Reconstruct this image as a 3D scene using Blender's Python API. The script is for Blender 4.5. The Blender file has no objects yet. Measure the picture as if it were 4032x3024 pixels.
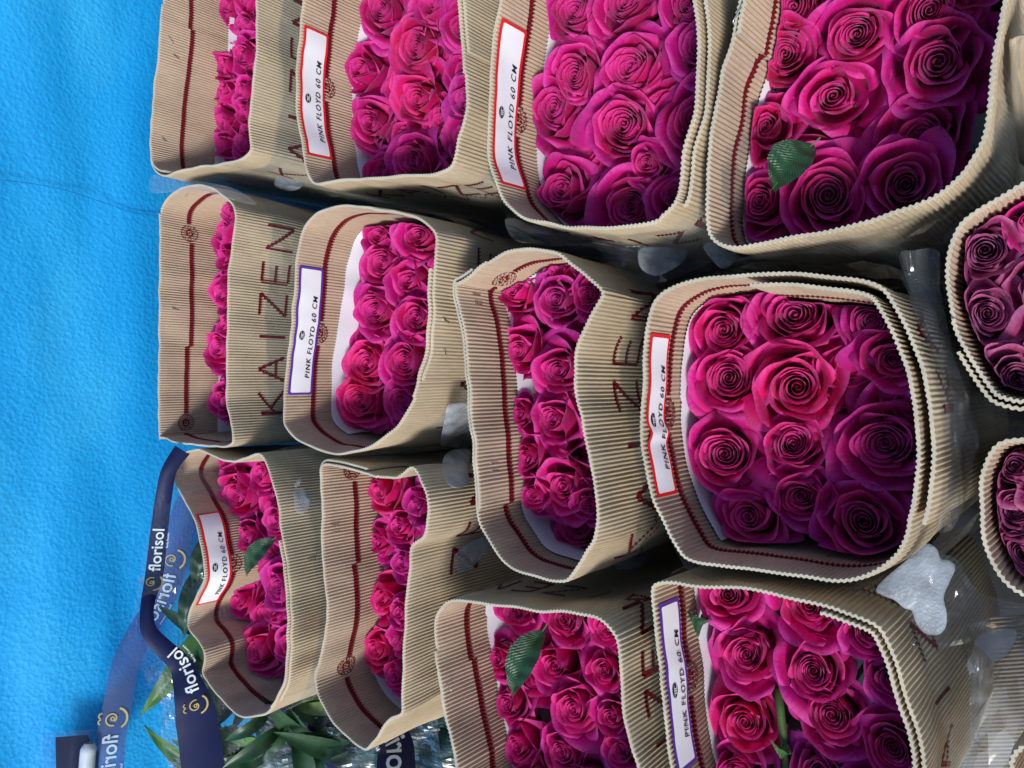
import bpy, bmesh, math, random
from mathutils import Vector, Matrix, noise
from mathutils.bvhtree import BVHTree
S = bpy.context.scene
PI = math.pi
# ---------------------------------------------------------------- camera
PITCH = math.radians(50.0); CAMH = 0.5; FPX = 2934.0
cam = bpy.data.cameras.new('camera'); cam_ob = bpy.data.objects.new('camera', cam); S.collection.objects.link(cam_ob)
cam.sensor_width = 36; cam.lens = 36 * FPX / 4032; cam.clip_start = .01; cam.clip_end = 50
c_, s_ = math.cos(PITCH), math.sin(PITCH)
CX, CY, CZ = Vector((0, -s_, -c_)), Vector((1, 0, 0)), Vector((0, -c_, s_))   # the phone was held sideways
CP = Vector((0, 0, CAMH))
cam_ob.matrix_world = Matrix(((CX.x, CY.x, CZ.x, CP.x), (CX.y, CY.y, CZ.y, CP.y), (CX.z, CY.z, CZ.z, CP.z), (0, 0, 0, 1)))
S.camera = cam_ob
# ---------------------------------------------------------------- light
w = bpy.data.worlds.new('World'); S.world = w; w.use_nodes = True
nt = w.node_tree; bg = nt.nodes['Background']
sky = nt.nodes.new('ShaderNodeTexSky'); sky.sky_type = 'NISHITA'; sky.sun_disc = False
SUN = Vector((-.78, -.62, .88)).normalized()      # towards the sun
sky.sun_elevation = math.asin(SUN.z); sky.sun_rotation = math.atan2(SUN.x, SUN.y)
nt.links.new(sky.outputs[0], bg.inputs[0]); bg.inputs[1].default_value = .13
sl = bpy.data.lights.new('sun', 'SUN'); sl.energy = 2.75; sl.angle = math.radians(13); sl.color = (1, .98, .94)
so = bpy.data.objects.new('sun', sl); S.collection.objects.link(so); so.rotation_euler = (-SUN).to_track_quat('-Z', 'Y').to_euler()
S.view_settings.view_transform = 'Standard'; S.view_settings.look = 'None'; S.view_settings.gamma = 1; S.view_settings.use_curve_mapping = False
S.view_settings.exposure = 0.25
# ---------------------------------------------------------------- helpers
def ray(px, py):
    return (CX * ((px - 2016) / FPX) + CY * ((1512 - py) / FPX) - CZ).normalized()
def onz(px, py, z):                   # where a line of sight meets the level z
    d = ray(px, py); t = (z - CP.z) / d.z
    return CP + d * t
def ony(px, py, y):                   # where it meets an upright plane
    d = ray(px, py); return CP + d * (y / d.y)
def project(p):
    q = p - CP; zz = -q.dot(CZ)
    return 2016 + FPX * q.dot(CX) / zz, 1512 - FPX * q.dot(CY) / zz
def link(name, me, mats=(), parent=None):
    o = bpy.data.objects.new(name, me); S.collection.objects.link(o)
    for m in mats: me.materials.append(m)
    if parent: o.parent = parent
    return o
def tag(o, label, cat=None, group=None, kind=None):
    if label: o['label'] = label
    if cat: o['category'] = cat
    if group: o['group'] = group
    if kind: o['kind'] = kind
    return o
def empty(name, loc, label, cat, group=None):
    o = bpy.data.objects.new(name, None); S.collection.objects.link(o); o.location = loc; o.empty_display_size = .02
    return tag(o, label, cat, group)
def mesh(name, vs, fs, uvs=None, smooth=True):
    me = bpy.data.meshes.new(name); me.from_pydata([tuple(v) for v in vs], [], fs)
    if uvs:
        ul = me.uv_layers.new(name='UVMap')
        for l in me.loops: ul.data[l.index].uv = uvs[l.vertex_index]
    if smooth: me.polygons.foreach_set('use_smooth', [True] * len(me.polygons))
    return me
def catmull(pts, n, closed=True):
    out = []; N = len(pts); segs = N if closed else N - 1
    for i in range(segs):
        if closed: p0, p1, p2, p3 = pts[(i-1) % N], pts[i], pts[(i+1) % N], pts[(i+2) % N]
        else: p0, p1, p2, p3 = pts[max(i-1, 0)], pts[i], pts[i+1], pts[min(i+2, N-1)]
        for k in range(n):
            t = k / n
            out.append(.5 * ((2*p1) + (p2-p0)*t + (2*p0-5*p1+4*p2-p3)*t*t + (3*p1-p0-3*p2+p3)*t*t*t))
    if not closed: out.append(pts[-1])
    return out
class N_:                              # small node-tree writer
    def __init__(s, name):
        s.m = bpy.data.materials.new(name); s.m.use_nodes = True; s.t = s.m.node_tree; s.t.nodes.clear()
        s.out = s.n('ShaderNodeOutputMaterial')
    def n(s, kind, **kw):
        x = s.t.nodes.new(kind)
        for k, v in kw.items(): setattr(x, k, v)
        return x
    def l(s, a, b): s.t.links.new(a, b)
    def noise(s, vec, scale, detail=3):
        x = s.n('ShaderNodeTexNoise'); x.inputs['Scale'].default_value = scale; x.inputs['Detail'].default_value = detail
        if vec: s.l(vec, x.inputs['Vector'])
        return x.outputs['Fac']
    def ramp(s, fac, stops):
        x = s.n('ShaderNodeValToRGB'); s.l(fac, x.inputs[0]); e = x.color_ramp.elements
        while len(e) < len(stops): e.new(.5)
        for i, (p, c) in enumerate(stops): e[i].position = p; e[i].color = (*c, 1) if len(c) == 3 else c
        return x.outputs[0]
    def bump(s, h, dist, strength=1, normal=None):
        x = s.n('ShaderNodeBump'); x.inputs['Distance'].default_value = dist; x.inputs['Strength'].default_value = strength; s.l(h, x.inputs['Height'])
        return x.outputs[0]
    def scaled(s, v, sc):
        x = s.n('ShaderNodeMapping'); x.inputs['Scale'].default_value = sc; s.l(v, x.inputs[0]); return x.outputs[0]
def plain(name, col, rough=.6, spec=.4, var=.12, scale=60, bump=0., metal=0, sheen=0):
    a = N_(name); p = a.n('ShaderNodeBsdfPrincipled'); tc = a.n('ShaderNodeTexCoord').outputs['Object']
    nz = a.noise(tc, scale, 4); lo = tuple(c*(1-var) for c in col); hi = tuple(min(1, c*(1+var)) for c in col)
    a.l(a.ramp(nz, [(.3, lo), (.7, hi)]), p.inputs['Base Color'])
    p.inputs['Roughness'].default_value = rough; p.inputs['Specular IOR Level'].default_value = spec; p.inputs['Metallic'].default_value = metal
    if bump: a.l(a.bump(nz, bump), p.inputs['Normal'])
    a.l(p.outputs[0], a.out.inputs[0]); return a.m
def kraft(name, col, rough=.75):
    a = N_(name); p = a.n('ShaderNodeBsdfPrincipled'); tc = a.n('ShaderNodeTexCoord').outputs['Object']
    uv = a.n('ShaderNodeUVMap', uv_map='UVMap').outputs[0]
    n1 = a.noise(tc, 11, 5); n2 = a.noise(a.scaled(uv, (900, 60, 1)), 1, 5); n3 = a.noise(tc, 420, 2)
    def mul(c, k): return tuple(x*k for x in c)
    base = a.ramp(n1, [(.28, mul(col, .82)), (.5, col), (.72, mul(col, 1.1))])
    mx = a.n('ShaderNodeMix', data_type='RGBA', blend_type='MULTIPLY'); mx.inputs['Factor'].default_value = 1
    a.l(base, mx.inputs['A']); a.l(a.ramp(n2, [(.25, (.80, .78, .76)), (.75, (1.06, 1.06, 1.05))]), mx.inputs['B'])
    a.l(mx.outputs['Result'], p.inputs['Base Color']); p.inputs['Roughness'].default_value = rough; p.inputs['Specular IOR Level'].default_value = .25
    a.l(a.bump(n3, .00025, .6), p.inputs['Normal']); a.l(p.outputs[0], a.out.inputs[0]); return a.m
def film(name, tint=(.9, .95, 1), haze=.02, gloss=.012, rough=.10, bumpd=.0012, bsc=60):
    a = N_(name); tr = a.n('ShaderNodeBsdfTransparent'); tr.inputs[0].default_value = (*tint, 1)
    gl = a.n('ShaderNodeBsdfGlossy'); gl.inputs['Roughness'].default_value = rough
    df = a.n('ShaderNodeBsdfDiffuse'); df.inputs[0].default_value = (.75, .8, .85, 1)
    tc = a.n('ShaderNodeTexCoord').outputs['Object']; h = a.noise(a.scaled(tc, (1, 1, .35)), bsc, 3); b = a.bump(h, bumpd)
    a.l(b, gl.inputs['Normal'])
    fr = a.n('ShaderNodeLayerWeight'); fr.inputs[0].default_value = .22; a.l(b, fr.inputs['Normal'])
    ad = a.n('ShaderNodeMath', operation='MULTIPLY_ADD'); a.l(fr.outputs['Fresnel'], ad.inputs[0]); ad.inputs[1].default_value = .30; ad.inputs[2].default_value = gloss; ad.use_clamp = True
    m1 = a.n('ShaderNodeMixShader'); m1.inputs[0].default_value = haze; a.l(tr.outputs[0], m1.inputs[1]); a.l(df.outputs[0], m1.inputs[2])
    m2 = a.n('ShaderNodeMixShader'); a.l(ad.outputs[0], m2.inputs[0]); a.l(m1.outputs[0], m2.inputs[1]); a.l(gl.outputs[0], m2.inputs[2])
    a.l(m2.outputs[0], a.out.inputs[0]); return a.m
KIN = kraft('kraft_inside', (.51, .395, .285)); KOUT = kraft('kraft_outside', (.545, .44, .305)); KEDGE = kraft('kraft_cut_edge', (.60, .55, .42))
INK = plain('dark_red_ink', (.15, .006, .012), .6, .3, .3, 300)
PAPER = plain('white_liner_paper', (.78, .80, .86), .7, .2, .03, 30)
LABEL = plain('label_white', (.86, .88, .90), .45, .4, .02, 40); RED = plain('label_red_border', (.75, .018, .022), .5, .4, .06, 40)
PURPLE = plain('label_purple_border', (.11, .035, .34), .5, .4, .06, 40); BLACK = plain('label_black_ink', (.02, .02, .025), .5, .3, .2, 100)
STEEL = plain('staple_steel', (.75, .75, .75), .25, .5, .1, 100, metal=1)
GREEN = plain('stem_green', (.06, .12, .03), .55, .4, .3, 80)
LEAF = plain('leaf_green', (.014, .058, .022), .42, .5, .35, 55, bump=.0005); LEAF2 = plain('fresh_leaf_green', (.05, .14, .03), .45, .4, .3, 30, bump=.0008)
NAVY = plain('navy_print', (.005, .010, .060), .45, .25, .15, 20); NWHITE = plain('white_print', (.75, .8, .85), .5, .3, .03, 20); GOLD = plain('gold_print', (.45, .36, .12), .5, .4, .1, 60)
CLEAR = film('clear_film'); CLEAR2 = film('cloudy_film', (.93, .95, .97), .06, .03, .12, .0010, 50)
BAND2 = film('translucent_navy_band', (.30, .42, .66), .30, .03, .35, .001, 30)
BAND2.node_tree.nodes['Diffuse BSDF'].inputs[0].default_value = (.10, .17, .36, 1)
HAZY = film('hazy_film', (.80, .82, .85), .20, .03, .18, .0012, 45)
def veined_leaf():
    a = N_('veined_leaf'); p = a.n('ShaderNodeBsdfPrincipled'); uv = a.n('ShaderNodeUVMap', uv_map='UVMap').outputs[0]; sp = a.n('ShaderNodeSeparateXYZ'); a.l(uv, sp.inputs[0])
    ab = a.n('ShaderNodeMath', operation='ABSOLUTE'); a.l(sp.outputs['Y'], ab.inputs[0])
    m1 = a.n('ShaderNodeMath', operation='MULTIPLY_ADD'); a.l(sp.outputs['X'], m1.inputs[0]); m1.inputs[1].default_value = 62
    m0 = a.n('ShaderNodeMath', operation='MULTIPLY'); a.l(ab.outputs[0], m0.inputs[0]); m0.inputs[1].default_value = -14; a.l(m0.outputs[0], m1.inputs[2])
    sn = a.n('ShaderNodeMath', operation='SINE'); a.l(m1.outputs[0], sn.inputs[0]); ab2 = a.n('ShaderNodeMath', operation='ABSOLUTE'); a.l(sn.outputs[0], ab2.inputs[0])
    tc = a.n('ShaderNodeTexCoord').outputs['Object']; nz = a.noise(tc, 90, 4)
    mx = a.n('ShaderNodeMix', data_type='RGBA'); a.l(a.ramp(ab2.outputs[0], [(.0, (.5, .5, .5)), (.16, (0, 0, 0))]), mx.inputs['Factor']); a.l(a.ramp(nz, [(.3, (.010, .045, .018)), (.7, (.024, .085, .030))]), mx.inputs['A']); mx.inputs['B'].default_value = (.07, .16, .06, 1)
    a.l(mx.outputs['Result'], p.inputs['Base Color']); p.inputs['Roughness'].default_value = .42; a.l(a.bump(ab2.outputs[0], .0006, .6), p.inputs['Normal']); a.l(p.outputs[0], a.out.inputs[0]); return a.m
LEAFV = veined_leaf()
def mesh_grid_multi(name, grids):
    vs=[];fs=[];uv=[]
    for g,(nu,nv),uvs in grids:
        b=len(vs); vs+=g; uv+=uvs
        for i in range(nu-1):
            for j in range(nv-1):
                a=b+i*nv+j; fs.append((a,a+nv,a+nv+1,a+1))
    me=bpy.data.meshes.new(name); me.from_pydata(vs,[],fs)
    ul=me.uv_layers.new(name='UVMap')
    for l in me.loops: ul.data[l.index].uv=uv[l.vertex_index]
    for p in me.polygons: p.use_smooth=True
    return me
def petal_grid(rng,phi,R,H,hw,lean,curl,nu,nv,spiral=.10,vc=.62,tip=.04,ruf=.02,fall=.34,fp=2.8):
    p1,p2,p3=[rng.uniform(0,6.28) for _ in range(3)]
    side=rng.uniform(-.35,.35); g=[];uvs=[]
    sk=rng.uniform(-.12,.12)
    for i in range(nu):
        u=-1+2*i/(nu-1)
        hf=H*(1-fall*abs(u)**fp+tip*math.exp(-(u*3.2)**2)+ruf*.6*math.sin(4.3*u+p1)+ruf*.4*math.sin(9*u+p2)+sk*u*.4)
        ca=curl*(.55+.75*abs(u)**1.6+side*u+.25*math.sin(3*u+p3))
        for j in range(nv):
            v=j/(nv-1)
            w=(.30+.70*math.sin(min(1,v*1.35)*PI/2))*(1-.22*max(0,(v-.7)/.3)**2)
            a=phi+u*hw*w
            pr=.12+.88*math.sin(min(1,v/.55)*PI/2)**.8
            r=R*pr*(1+spiral*u)
            q0=max(0,(v-.5)/.5)
            r+=lean*q0**1.3
            z=hf*v
            q=max(0,(v-vc)/(1-vc))
            r+=ca*(q**1.4)
            z-=max(0,ca)*1.15*q**2.8
            r+=R*.05*math.sin(2.5*u+p2+3*v)*v
            r+=ruf*R*.9*math.sin(8*u+p1)*q
            g.append((r*math.cos(a),r*math.sin(a),z)); uvs.append((u*.5+.5,v))
    return g,(nu,nv),uvs
def make_rose_meshes(seed,open_=.5,ragged=.02):
    """returns (core mesh, list of outer petal meshes), head width about 56 mm, height about 48 mm, base at z=0"""
    rng=random.Random(seed); mm=.001
    phi=rng.uniform(0,6.28); core=[]
    NI=int(11+7*open_+rng.uniform(0,2))
    rc=rng.uniform(8.0,10.0)+4.5*open_
    sx,sy=rng.uniform(.86,1.0),rng.uniform(1.0,1.12)
    for i in range(NI):
        t=i/(NI-1)
        R=1.2+rc*t**.92
        H=41.5+6.5*t**.8+rng.uniform(-.9,.9)
        hw=math.radians(158-72*t+rng.uniform(-10,10))
        core.append(petal_grid(rng,phi,R*mm,H*mm,hw,(-1.2+1.2*t*open_)*mm,(.35+1.9*t)*mm*rng.uniform(.7,1.3),17,10,spiral=.15,vc=.84,tip=.01,ruf=.012+ragged*.5,fall=.13+.07*t,fp=4.2))
        phi+=math.radians(137.5+rng.uniform(-22,22))
    core=[([(x*sx,y*sy,z) for x,y,z in g],n,u) for g,n,u in core]
    outer=[]
    NO=8 if open_>.35 else 7
    ca=rng.uniform(0,6.28); co=rng.uniform(.5,2.6)*mm     # the heart sits a little to one side
    for j in range(NO):
        t=j/(NO-1)
        R=rc+2.6+t*(11.5-2.5*open_)
        H=48.5-2*t-8*t*t+rng.uniform(-1.8,1.8)
        hw=math.radians(84-20*t+rng.uniform(-8,8))
        lean=(.2+2.0*t+3.0*open_*t)*rng.uniform(.6,1.4)
        curl=(3.4+3.6*t+2.2*open_*t)*rng.uniform(.55,1.35)
        g,n,u=petal_grid(rng,phi,R*mm,H*mm,hw,lean*mm,curl*mm,21,15,spiral=.09,vc=.60,tip=rng.uniform(.0,.08),ruf=ragged+.008,fall=.22,fp=3.2)
        k=(1-t*.2)
        g=[(x*(sx*k+1-k)-co*math.cos(ca)*t*(z/.048),y*(sy*k+1-k)-co*math.sin(ca)*t*(z/.048),z) for x,y,z in g]
        outer.append((g,n,u))
        phi+=math.radians(137.5+rng.uniform(-24,24))
    return mesh_grid_multi('bloom_%d'%seed,core),[mesh_grid_multi('petal_%d_%d'%(seed,k),[g]) for k,g in enumerate(outer)]
def nodes(m):
    m.use_nodes=True; nt=m.node_tree; nt.nodes.clear(); return nt,nt.nodes,nt.links
def petal_material(name,edge=(.92,.17,.66),edgew=.36,transl=.32):
    m=bpy.data.materials.new(name); nt,N,L=nodes(m)
    out=N.new('ShaderNodeOutputMaterial'); pb=N.new('ShaderNodeBsdfPrincipled'); tr=N.new('ShaderNodeBsdfTranslucent'); mx=N.new('ShaderNodeMixShader')
    oi=N.new('ShaderNodeObjectInfo'); uv=N.new('ShaderNodeUVMap'); uv.uv_map='UVMap'
    sp=N.new('ShaderNodeSeparateXYZ'); L.new(uv.outputs[0],sp.inputs[0])
    mr=N.new('ShaderNodeMapRange'); mr.interpolation_type='SMOOTHSTEP'; mr.inputs['From Min'].default_value=.80; mr.inputs['From Max'].default_value=1.0; mr.inputs['To Max'].default_value=edgew
    L.new(sp.outputs['Y'],mr.inputs['Value'])
    # veins
    mp=N.new('ShaderNodeMapping'); mp.inputs['Scale'].default_value=(26,3,1); L.new(uv.outputs[0],mp.inputs[0])
    nz=N.new('ShaderNodeTexNoise'); nz.inputs['Scale'].default_value=1.6; nz.inputs['Detail'].default_value=4; L.new(mp.outputs[0],nz.inputs['Vector'])
    tc=N.new('ShaderNodeTexCoord'); n2=N.new('ShaderNodeTexNoise'); n2.inputs['Scale'].default_value=38; n2.inputs['Detail'].default_value=3; L.new(tc.outputs['Object'],n2.inputs['Vector'])
    m1=N.new('ShaderNodeMix'); m1.data_type='RGBA'; L.new(mr.outputs[0],m1.inputs['Factor']); L.new(oi.outputs['Color'],m1.inputs['A']); m1.inputs['B'].default_value=(*edge,1)
    hs=N.new('ShaderNodeHueSaturation'); L.new(m1.outputs['Result'],hs.inputs['Color'])
    a=N.new('ShaderNodeMath'); a.operation='MULTIPLY_ADD'; a.inputs[1].default_value=.95; a.inputs[2].default_value=.54; L.new(nz.outputs['Fac'],a.inputs[0]); L.new(a.outputs[0],hs.inputs['Value'])
    b=N.new('ShaderNodeMath'); b.operation='MULTIPLY_ADD'; b.inputs[1].default_value=.07; b.inputs[2].default_value=.465; L.new(n2.outputs['Fac'],b.inputs[0]); L.new(b.outputs[0],hs.inputs['Hue'])
    L.new(hs.outputs[0],pb.inputs['Base Color']); L.new(hs.outputs[0],tr.inputs['Color'])
    pb.inputs['Roughness'].default_value=.62; pb.inputs['Specular IOR Level'].default_value=.22
    pb.inputs['Sheen Weight'].default_value=.30; pb.inputs['Sheen Roughness'].default_value=.35; pb.inputs['Sheen Tint'].default_value=(.95,.45,.9,1)
    bp=N.new('ShaderNodeBump'); bp.inputs['Strength'].default_value=.45; bp.inputs['Distance'].default_value=.0006; L.new(nz.outputs['Fac'],bp.inputs['Height']); L.new(bp.outputs[0],pb.inputs['Normal'])
    mx.inputs[0].default_value=transl; L.new(pb.outputs[0],mx.inputs[1]); L.new(tr.outputs[0],mx.inputs[2]); L.new(mx.outputs[0],out.inputs[0])
    return m
# ---------------------------------------------------------------- setting
def wall_mat():
    a = N_('blue_wall_paint'); p = a.n('ShaderNodeBsdfPrincipled'); tc = a.n('ShaderNodeTexCoord').outputs['Object']
    n1 = a.noise(a.scaled(tc, (1, 1, 2.2)), 4, 7); n2 = a.noise(tc, 230, 3); n3 = a.noise(tc, 22, 4)
    v = a.n('ShaderNodeTexVoronoi'); v.inputs['Scale'].default_value = 150; a.l(tc, v.inputs['Vector'])
    a.l(a.ramp(n1, [(.28, (.008, .33, .78)), (.5, (.013, .385, .86)), (.72, (.035, .46, .90))]), p.inputs['Base Color'])
    p.inputs['Roughness'].default_value = .42; p.inputs['Specular IOR Level'].default_value = .4
    ad = a.n('ShaderNodeMath', operation='ADD'); a.l(n2, ad.inputs[0]); a.l(v.outputs['Distance'], ad.inputs[1])
    a2 = a.n('ShaderNodeMath', operation='MULTIPLY_ADD'); a.l(n3, a2.inputs[0]); a2.inputs[1].default_value = 1.5; a.l(ad.outputs[0], a2.inputs[2])
    a.l(a.bump(a2.outputs[0],   .0009, .8), p.inputs['Normal']); a.l(p.outputs[0], a.out.inputs[0]); return a.m
WY = 1.20
nx, nz = 120, 60; vs = []; fs = []
for i in range(nx+1):
    for j in range(nz+1):
        x = -1.3 + 2.6*i/nx; z = -.46 + 1.5*j/nz
        y = WY + .004*noise.noise(Vector((x*2, z*2, 0))) + .0022*noise.noise(Vector((x*1.2 + z*9, z*2.5 - x*4, 4)))
        # shallow slanting creases
        for k, (zc, sl_, am) in enumerate([(.22, .12, .0022), (.10, -.18, .002), (.30, .3, .0018), (.02, .1, .0018), (.16, .05, .002), (.26, -.08, .002), (.07, .22, .002), (-.05, -.1, .002), (.34, -.2, .0016)]):
            d = (z - zc - sl_*x); y += 2.2*am*math.exp(-(d/.022)**2)
        vs.append((x, y, z))
for i in range(nx):
    for j in range(nz):
        a = i*(nz+1)+j; fs.append((a, a+nz+1, a+nz+2, a+1))
tag(link('wall', mesh('wall', vs, fs), [wall_mat()]), 'bright blue painted wall with a hammered surface behind the rose sleeves', 'wall', kind='structure')
FLOOR = plain('dark_floor', (.018, .02, .024), .5, .4, .4, 12, bump=.002)
tag(link('floor', mesh('floor', [(-3, -2.5, -.46), (3, -2.5, -.46), (3, 2.5, -.46), (-3, 2.5, -.46)], [(0, 1, 2, 3)]), [FLOOR]), 'dark floor in the gaps between the sleeves', kind='structure')
# a thin dark cord along the wall
cp = [ony(x, y, WY-.004) for x, y in [(-60, 690), (0, 708), (120, 722), (260, 750), (400, 795), (520, 835), (640, 852)]]
def tube(pts, r, n=8, taper=None):
    pts = catmull([Vector(p) for p in pts], 6, False); vs = []; fs = []
    for i, p in enumerate(pts):
        t = (pts[min(i+1, len(pts)-1)] - pts[max(i-1, 0)]).normalized(); a = t.orthogonal().normalized(); b = t.cross(a)
        rr = r * (taper(i/(len(pts)-1)) if taper else 1)
        for k in range(n): vs.append(p + (a*math.cos(2*PI*k/n) + b*math.sin(2*PI*k/n))*rr)
    for i in range(len(pts)-1):
        for k in range(n): fs.append((i*n+k, i*n+(k+1) % n, (i+1)*n+(k+1) % n, (i+1)*n+k))
    return vs, fs
tag(link('cord', mesh('cord', *tube(cp, .0005)), [plain('cord_blue', (.01, .14, .42))]), 'thin dark blue cord running along the wall towards the second row sleeve', 'cord')

# ---------------------------------------------------------------- sleeves
RIB = .0036; AMP = .00044; TH = .0020
class Sleeve:
    def __init__(s, key, pts, z=0., taper=.12, seam=None, end=None, ov=.10, tr=(1, 0, 0, 0), depth=.36, lean=(0, 0), gap=-.0042):
        sc, ox, oy = tr[0], tr[1], tr[2]
        w = [onz(ox + x/sc, oy + y/sc, z) for x, y in pts]
        cv = catmull([Vector((p.x, p.y, 0)) for p in w], 8)
        area = sum(cv[i].x*cv[(i+1) % len(cv)].y - cv[(i+1) % len(cv)].x*cv[i].y for i in range(len(cv)))
        if area < 0: cv.reverse()                      # counter-clockwise seen from above
        n = len(cv); L = [0]
        for i in range(n): L.append(L[-1] + (cv[(i+1) % n]-cv[i]).length)
        P = L[-1]; NR = max(60, round(P/RIB)); s.rib = P/NR; s.P = P
        # resample
        M = NR*2; rs = []; j = 0
        for i in range(M):
            t = P*i/M
            while L[j+1] < t: j += 1
            rs.append(cv[j].lerp(cv[(j+1) % n], (t-L[j])/max(1e-9, L[j+1]-L[j])))
        for _ in range(3): rs = [(rs[i-1] + rs[i]*2 + rs[(i+1) % M])/4 for i in range(M)]
        s.rs = rs; s.M = M; s.z = z; s.taper = taper; s.depth = depth; s.key = key; s.gap = gap
        s.cen = sum(rs, Vector())/M; s.lean = Vector((lean[0], lean[1], 0)); s.ov = ov
        rng = random.Random(key); s.ph = rng.uniform(0, 50)
        s.s0 = s.near(*seam) if seam else s.near(*end)-ov if end else rng.uniform(0, P)
    def base(s, u):
        f = (u/s.P*s.M) % s.M; i = int(f); t = f-i; M = s.M
        p = s.rs[i % M].lerp(s.rs[(i+1) % M], t); d = (s.rs[(i+3) % M]-s.rs[(i-2) % M]).normalized()
        return p, Vector((d.y, -d.x, 0))
    def near(s, px, py):
        q = onz(px, py, s.z); q.z = 0
        i = min(range(s.M), key=lambda k: (s.rs[k]-q).length); return i/s.M*s.P
    def layer(s, u):                                   # sheet spirals outwards in its last few centimetres
        r = (u - s.s0)
        if r >= s.P: return s.gap
        a = .05
        return s.gap * max(0, min(1, (r - (s.P-a))/a))**2 * 1.0 if r > s.P-a else 0
    def pt(s, u, t, off, lay=0.):
        p, n = s.base(u); k = 1 - s.taper*t
        q = s.cen + (p-s.cen)*k + s.lean*t + n*(off+lay)
        th = 2*PI*u/s.P; ra = s.P/(2*PI); cu, su = ra*math.cos(th), ra*math.sin(th)
        zz = s.z - t + (.0026*noise.noise(Vector((cu*9, su*9, s.ph)))+.0012*noise.noise(Vector((cu*60, su*60, s.ph))))*max(0, 1-t/.05)
        q += n*.0022*noise.noise(Vector((cu*34, su*34, t*20+s.ph)))
        # soft undulation of the wall further down
        q += n*(.006*noise.noise(Vector((cu*7, su*7, t*9+s.ph)))*min(1, t/.08))
        return Vector((q.x, q.y, zz))
    def wave(s, u): v = (u % s.P)/s.P*2*PI; ra = s.P/(2*PI); return AMP*(1+.75*noise.noise(Vector((ra*math.cos(v)*45, ra*math.sin(v)*45, s.ph))))*math.sin(2*PI*u/s.rib)
    def lay_at(s, u, outer):                           # layer of the outermost / innermost sheet at u
        r = (u - s.s0) % s.P
        if r < s.ov: return max(0, s.gap) if outer else min(0, s.gap)
        return s.layer(s.s0+r)
    def surf(s, u, t, side, eps=.00025):
        return s.pt(u, t, side*(TH/2+eps) + s.wave(u)*(1+.6*min(1, t/.01)), s.lay_at(u, side > 0))
    def build(s, label, cat='flower sleeve', group='corrugated kraft sleeves of roses'):
        s.root = empty('flower_sleeve', (s.cen.x, s.cen.y, s.z-s.depth), label, cat, group)
        tlist = [0, .003, .012, .024, .034, .044, .056, .07, .085, .10, .12, .16, .24, s.depth]; nt_ = len(tlist)
        spr = 6; n = int((s.P + s.ov)/s.rib*spr); vs = []; fs = []; uvs = []; mi = []
        for i in range(n+1):
            u = s.s0 + (s.P+s.ov)*i/n; lay = s.layer(u); wv = s.wave(u)
            if u - s.s0 > s.P: wv = s.wave(u)
            dz = .0025 if u-s.s0 > s.P-.02 else 0
            for side in (1, -1):
                for t in tlist:
                    p = s.pt(u, t, side*TH/2+wv*(1+.6*min(1, t/.01)), lay); p.z += dz if t < .2 else 0
                    vs.append(p); uvs.append((u, t))
        st = 2*nt_
        for i in range(n):
            a = i*st; b = a+st
            for j in range(nt_-1):
                fs.append((a+j, a+j+1, b+j+1, b+j)); mi.append(1)
                c = nt_+j; fs.append((a+c, b+c, b+c+1, a+c+1)); mi.append(0)
            fs.append((a, b, b+nt_, a+nt_)); mi.append(2)
            fs.append((a+nt_-1, a+2*nt_-1, b+2*nt_-1, b+nt_-1)); mi.append(2)
        for a in (0, n*st):
            for j in range(nt_-1): fs.append((a+j, a+nt_+j, a+nt_+j+1, a+j+1)); mi.append(2)
        me = mesh('corrugated_wrap', vs, fs, uvs)
        o = link('corrugated_wrap', me, [KIN, KOUT, KEDGE]); me.polygons.foreach_set('material_index', mi)
        o.parent = s.root; o.matrix_parent_inverse = Matrix.Translation(-s.root.location); s.wrap = o
        sm = [m != 2 for m in mi]; me.polygons.foreach_set('use_smooth', sm)
        s.bvh = BVHTree.FromPolygons(vs, fs)
        return s
    def child(s, name, me, mats, parent=None):
        o = link(name, me, mats); par = parent or s.root; o.parent = par; o.matrix_parent_inverse = Matrix.Translation(-s.root.location) if par is s.root else Matrix.Identity(4)
        return o
    def stroke(s, pts, wd, side, vs, fs, jag=0., eps=.0006, closed=False):
        for (u0, t0), (u1, t1) in zip(pts[:-1], pts[1:]):
            L = math.hypot(u1-u0, t1-t0); n = max(1, int(abs(u1-u0)/(s.rib/6))+1, int(L/.006)); du, dt = (u1-u0)/L, (t1-t0)/L
            for i in range(n+1):
                f = i/n; u = u0+(u1-u0)*f; t = t0+(t1-t0)*f
                k = 1 + jag*math.sin(2*PI*u/s.rib)*(1 if side > 0 else -1)
                h = wd/2*k
                for m in (-1, -.33, .33, 1):
                    vs.append(s.surf(u - dt*h*m, t + du*h*m, side, eps))
                if i:
                    b = len(vs)-8
                    for q in range(3): fs.append((b+q, b+q+1, b+q+5, b+q+4))
    def disc(s, u, t, r, side, vs, fs, eps=.0006, n=20):
        rings = [0.001, .35, .7, 1]; b = len(vs)
        for rr in rings:
            for k in range(n):
                a = 2*PI*k/n; vs.append(s.surf(u+r*rr*math.cos(a), t+r*rr*math.sin(a), side, eps))
        for q in range(len(rings)-1):
            for k in range(n): fs.append((b+q*n+k, b+q*n+(k+1) % n, b+(q+1)*n+(k+1) % n, b+(q+1)*n+k))
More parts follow.
